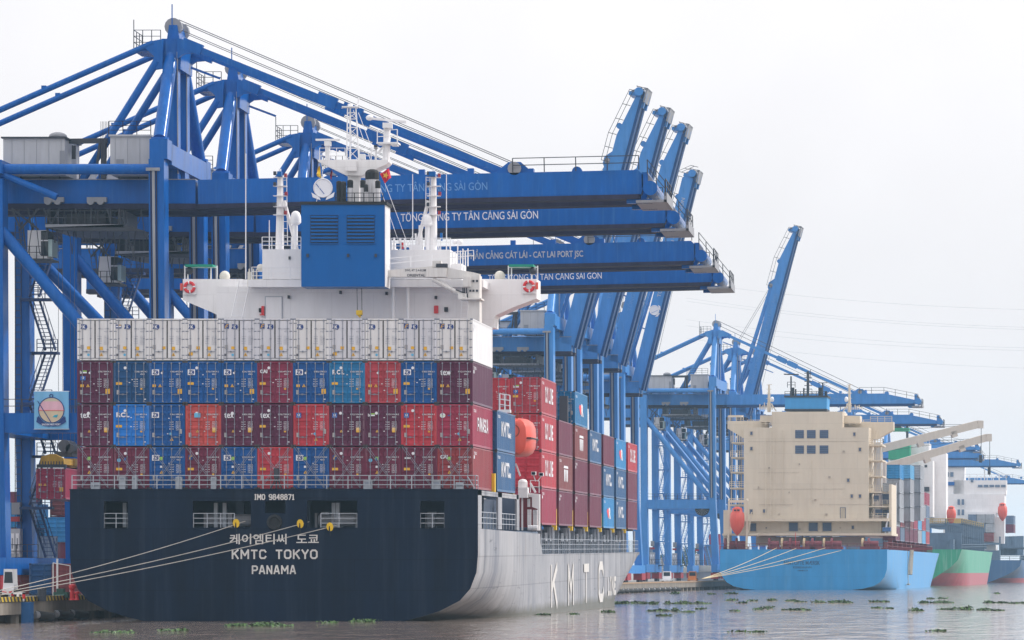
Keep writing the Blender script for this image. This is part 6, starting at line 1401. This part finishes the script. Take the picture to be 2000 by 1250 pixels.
r = MB(); r.rail([(-15, .3, dz), (15, .3, dz)], 1.1, 3, 2, .08); r.rail([(15.2, .3, dz), (15.2, 150, dz)], 1.4, 3, 2, .08); r.build('deck_railing', slate, ds)
for i, (px, py, c_) in enumerate(((1899, 1022, 'greyblue'), (1916, 1022, 'grey'), (1933, 1022, 'grey'), (1899, 1040, 'grey'), (1916, 1040, 'greyblue'), (1933, 1040, 'grey'), (1916, 1058, 'brown'), (1932, 1058, 'brown'))):
    p = D(px, py, 7); container(DM @ Matrix.Translation((p.x, 7, p.z)), c_, '%s container on the stern of the slate blue ship, %s row, %s column' % (CN[c_], ['top', 'middle', 'low'][i//3], ORD[i % 3] if i < 6 else ['second', 'third'][i-6]), 'containers on the slate blue ship', None, None, k=i, H=2.62, rods=False)
for i, (py, c_) in enumerate(((1024, 'greyblue'), (1041, 'maroon'))):
    p = D(1972, py, 40); container(DM @ Matrix.Translation((p.x, 40, p.z)), c_, '%s container right of the red lifeboat on the slate blue ship' % CN[c_], 'containers on the slate blue ship', None, None, k=i, H=2.62, rods=False)
b = MB(); db(b, 1940, 1010, 1962, 1062, 12, 3); b.build('boat_house', white_paint, ds)
lifeboat_end(DM, D(1958, 1000, 9), 'red lifeboat at the right edge beside the white bridge of the slate blue ship', 1.05)
# ---------------------------------------------------------------- far yard, trees, wires
sh = thing('storage_shed', 'low shed with pale arched roof on the far quay left of the beige ship', 'shed', (at(1372, 1118, 860).x, 860, 1.4))
b = MB(); prof = [(-6, 1.6), (-4, 2.7), (-1, 3.2), (3, 3.0), (6, 2.4), (6, 0), (-6, 0)]; b.prism([(x, 0, z) for x, z in prof[:5]]+[(6, 0, 2.2), (-6, 0, 1.4)], (0, 20, 0)); b.build('roof', mat('pale_roof_sheet', (.62, .58, .5), .6, var=.1), sh)
b = MB(); b.box(-5.8, 5.8, .3, 19.5, 0, 1.9); b.build('wall', house_grey, sh)
for i, (px, Y, col, nm) in enumerate(((1352, 740, mat('orange_machine_paint', (.6, .2, .04), .5, var=.1), 'orange'), (1302, 720, white_trim, 'white'))):
    t = thing('terminal_tractor', '%s terminal tractor on the far quay between the red bogies' % nm, 'truck', (at(px, 1128, Y).x, Y, 1.4)); t.scale = (.75, .75, .75)
    b = MB(); b.prism([(-1, 0, .7), (1, 0, .7), (.9, 0, 2.6), (-.8, 0, 2.6)], (0, 2, 0)); b.box(-1.1, 1.1, -.8, 5, .4, .8); b.build('cab', col, t); b = MB(); b.box(-.7, .8, -.03, 0, 1.5, 2.4); b.build('windscreen', glass, t)
    b = MB()
    for sx in (-1, 1):
        for yy in (.2, 3.8): b.tube((sx-.15, yy, .45), (sx+.15, yy, .45), .45, 12)
    b.build('wheel', rubber, t)
leafm = mat('hazy_tree_leaf', (.05, .09, .05), .8, var=.4, scale=.4); bark = mat('tree_bark', (.09, .07, .05), .9, var=.2)
for i, (px, ht, Y) in enumerate(((1352, 9.5, 1150), (1340, 8, 1180), (1366, 7.5, 1160), (1280, 8, 1130), (1322, 6.5, 1170))):
    t = thing('tree', 'hazy green tree beyond the far quay, %s between the crane legs' % ['tallest', 'left of the tallest', 'right of the tallest', 'far left one', 'lowest one'][i], 'tree', (at(px, 1110, Y).x, Y, 1.4), group='far trees behind the cranes')
    b = MB(); b.tube((0, 0, 0), (.2, 0, ht*.5), .35, 8, r2=.2); 
    for k in range(4): a_ = k*1.6; b.tube((.1, 0, ht*(.3+.05*k)), (1.6*math.cos(a_), 1.6*math.sin(a_), ht*(.55+.06*k)), .14, 6, r2=.05)
    b.build('trunk', bark, t); g_ = random.Random(i); b = MB()
    cl_ = [(g_.gauss(0, 1.3), g_.gauss(0, 1.3), ht*g_.uniform(.45, .9), g_.uniform(.7, 1.4)) for _ in range(14)]
    for x, y, z, r_ in cl_:
        for _ in range(70):
            v_ = Vector((g_.gauss(0, 1), g_.gauss(0, 1), g_.gauss(0, .8))).normalized()*r_*g_.uniform(.5, 1.05); c = Vector((x, y, z))+v_; u_ = Vector((g_.gauss(0, 1), g_.gauss(0, 1), g_.gauss(0, 1))).normalized()*.22; w_ = u_.cross(v_).normalized()*.16 if v_.length > 0 else ZH*.1
            b.poly([c-u_, c+w_, c+u_, c-w_])
    b.build('crown', leafm, t, normals=False)
wire = mat('far_wire', (.45, .46, .5), .7, var=0)
for i, (y0, y1) in enumerate(((566, 601), (598, 636), (604, 640), (640, 676), (652, 680), (676, 716))):
    a_, c_ = at(1340, y0-16, 1700), at(2080, y1+5, 1500); b = MB(); pts = [a_.lerp(c_, j/20)-ZH*5*4*(j/20)*(1-j/20)*.5 for j in range(21)]; b.path(pts, .035, 4)
    tag(b.build('power_line', wire), '%s thin power line from above sagging across the white sky' % ORD[i], 'power line', 'power lines in the sky')
# far yard: stacks behind the crane legs
for i, (px, Y, n, c_) in enumerate(((1395, 930, 4, 'crimson'), (1372, 960, 3, 'brown'), (1388, 900, 3, 'greyblue'), (1300, 980, 2, 'grey'), (1262, 1000, 3, 'greyblue'))):
    for k in range(n): container(Matrix.Translation((at(px, 1100, Y).x, Y, 1.42+2.6*k)), c_, '%s container in far yard stack %s, %s' % (CN[c_], ['left of the beige ship', 'behind the pale shed', 'beside the crimson stack', 'between the crane legs', 'behind the navy bow'][i], ['lowest', 'second', 'third', 'topmost fourth'][k]), 'containers stacked in the far yard', None, None, k=i, H=2.591, rods=False)
# ---------------------------------------------------------------- floating water hyacinth
hy = mat('hyacinth_leaf', (.06, .13, .03), .6, var=.5, scale=3); hyd = mat('hyacinth_leaf_dark', (.025, .055, .02), .6, var=.4, scale=3)
def clump(px, py, wpx, hpx, label=None, bright=False, dens=1.0):
    Y = CH*F/(py-VY); s_ = F/Y; w_ = wpx/s_; hh = hpx/s_*.62; dp = w_*1.0+1.2
    g_ = random.Random(int(px*7+py)); b = MB(); n = int(min(2200, 24+w_*80*dens)); ls = max(1.0, Y/260)
    cen = [(g_.uniform(-.5, .5)*w_, g_.gauss(0, .25)*dp, g_.uniform(.25, 1.0)) for _ in range(max(5, int(w_*2.4)))]
    for _ in range(n):
        cx_, cy_, k_ = g_.choice(cen); x, y = cx_+g_.gauss(0, .22), cy_+g_.gauss(0, .5); z = g_.random()**1.5*hh*k_*1.25+.03
        r_ = g_.uniform(.05, .12)*ls; u_ = Vector((g_.gauss(0, 1), g_.gauss(0, 1), g_.gauss(0, .5))).normalized()*r_; v_ = u_.cross(Vector((g_.gauss(0, .5), g_.gauss(0, .5)-.4, 1))).normalized()*r_*.8; c = Vector((x, y, z))
        b.poly([c-u_, c-u_*.3+v_, c+u_*.7+v_*.6, c+u_, c+u_*.3-v_], g_.random() < .35)
        if g_.random() < .4: b.bar((x, y, -.02), (x, y, z), .015, .015, 1)
    o = b.build('water_hyacinth', [hy, hyd] if bright else [hyd, hy], normals=False); o.location = ((px-VX)*Y/F, Y, 0)
    return tag(o, label or 'small loose green clump of water hyacinth drifting on the grey river', 'floating plant', 'drifting water hyacinth clumps' if not label else 'large hyacinth rafts')
clump(1290, 1179, 235, 6, 'long green hyacinth raft trailing from the navy ship\'s bow to the right')
clump(1305, 1194, 30, 9, 'dark hyacinth clump right of the grey ship side, below the long raft')
clump(1873, 1191, 36, 10, 'tall dark hyacinth clump near the right edge of the river')
clump(1920, 1192, 34, 6, 'flat hyacinth clump just right of the tall dark one')
clump(1600, 1177, 18, 5, 'hyacinth clump below the left half of the light blue stern'); clump(1640, 1177, 45, 6, 'wide hyacinth clump below the light blue stern'); clump(1822, 1178, 80, 6, 'long hyacinth clump below the green ship'); clump(1940, 1178, 45, 6, 'hyacinth clump below the slate blue ship'); clump(1990, 1179, 26, 4)
clump(515, 1223, 130, 9, 'bright green hyacinth raft floating below the navy stern lettering', True, 1.5); clump(720, 1215, 60, 8, 'bright green hyacinth clump below the right of the navy stern', True, 1.5); clump(640, 1217, 26, 6, None, True); clump(230, 1236, 60, 6, 'bright green hyacinth strip below the left of the navy stern', True); clump(340, 1233, 40, 5, None, True); clump(824, 1205, 50, 6, 'green hyacinth caught under the right corner of the navy stern', True); clump(943, 1199, 28, 7, 'green hyacinth tuft at the foot of the grey ship side', True)
for px, py, w_, h_ in ((1186, 1196, 14, 6), (1060, 1201, 14, 3), (1120, 1200, 14, 4), (1278, 1194, 12, 4), (1338, 1196, 20, 4), (1430, 1173, 10, 4), (1448, 1178, 6, 3), (1470, 1174, 8, 3), (1510, 1173, 20, 5), (1542, 1174, 16, 3), (1482, 1191, 14, 5), (1501, 1188, 18, 5), (1556, 1192, 44, 5), (1317, 1160, 10, 4), (1428, 1160, 12, 4), (1391, 1161, 6, 3), (1715, 1176, 34, 4), (1660, 1178, 20, 4), (1790, 1193, 22, 6), (1713, 1188, 6, 3), (1735, 1189, 4, 3), (1440, 1234, 5, 2), (1480, 1235, 18, 2), (1832, 1233, 12, 5), (1818, 1170, 5, 3), (1840, 1170, 5, 3), (1948, 1160, 5, 3), (1300, 1203, 10, 3), (1366, 1190, 5, 3), (1434, 1194, 3, 4), (1845, 1191, 8, 3), (1950, 1193, 12, 3), (1560, 1176, 10, 3)):
    clump(px, py, w_, h_)
# ---------------------------------------------------------------- air
hz = bpy.data.materials.new('river_haze'); hz.use_nodes = True; t = hz.node_tree; t.nodes.clear(); o = t.nodes.new('ShaderNodeOutputMaterial'); v = t.nodes.new('ShaderNodeVolumePrincipled')
v.inputs['Color'].default_value = (.5, .78, 1, 1); v.inputs['Density'].default_value = HAZE_DENSITY; v.inputs['Anisotropy'].default_value = .2; t.links.new(v.outputs[0], o.inputs['Volume'])
b = MB(); b.box(-2600, 2600, -100, 5100, -3.5, 82); tag(b.build('haze', hz), None, None, kind='stuff')
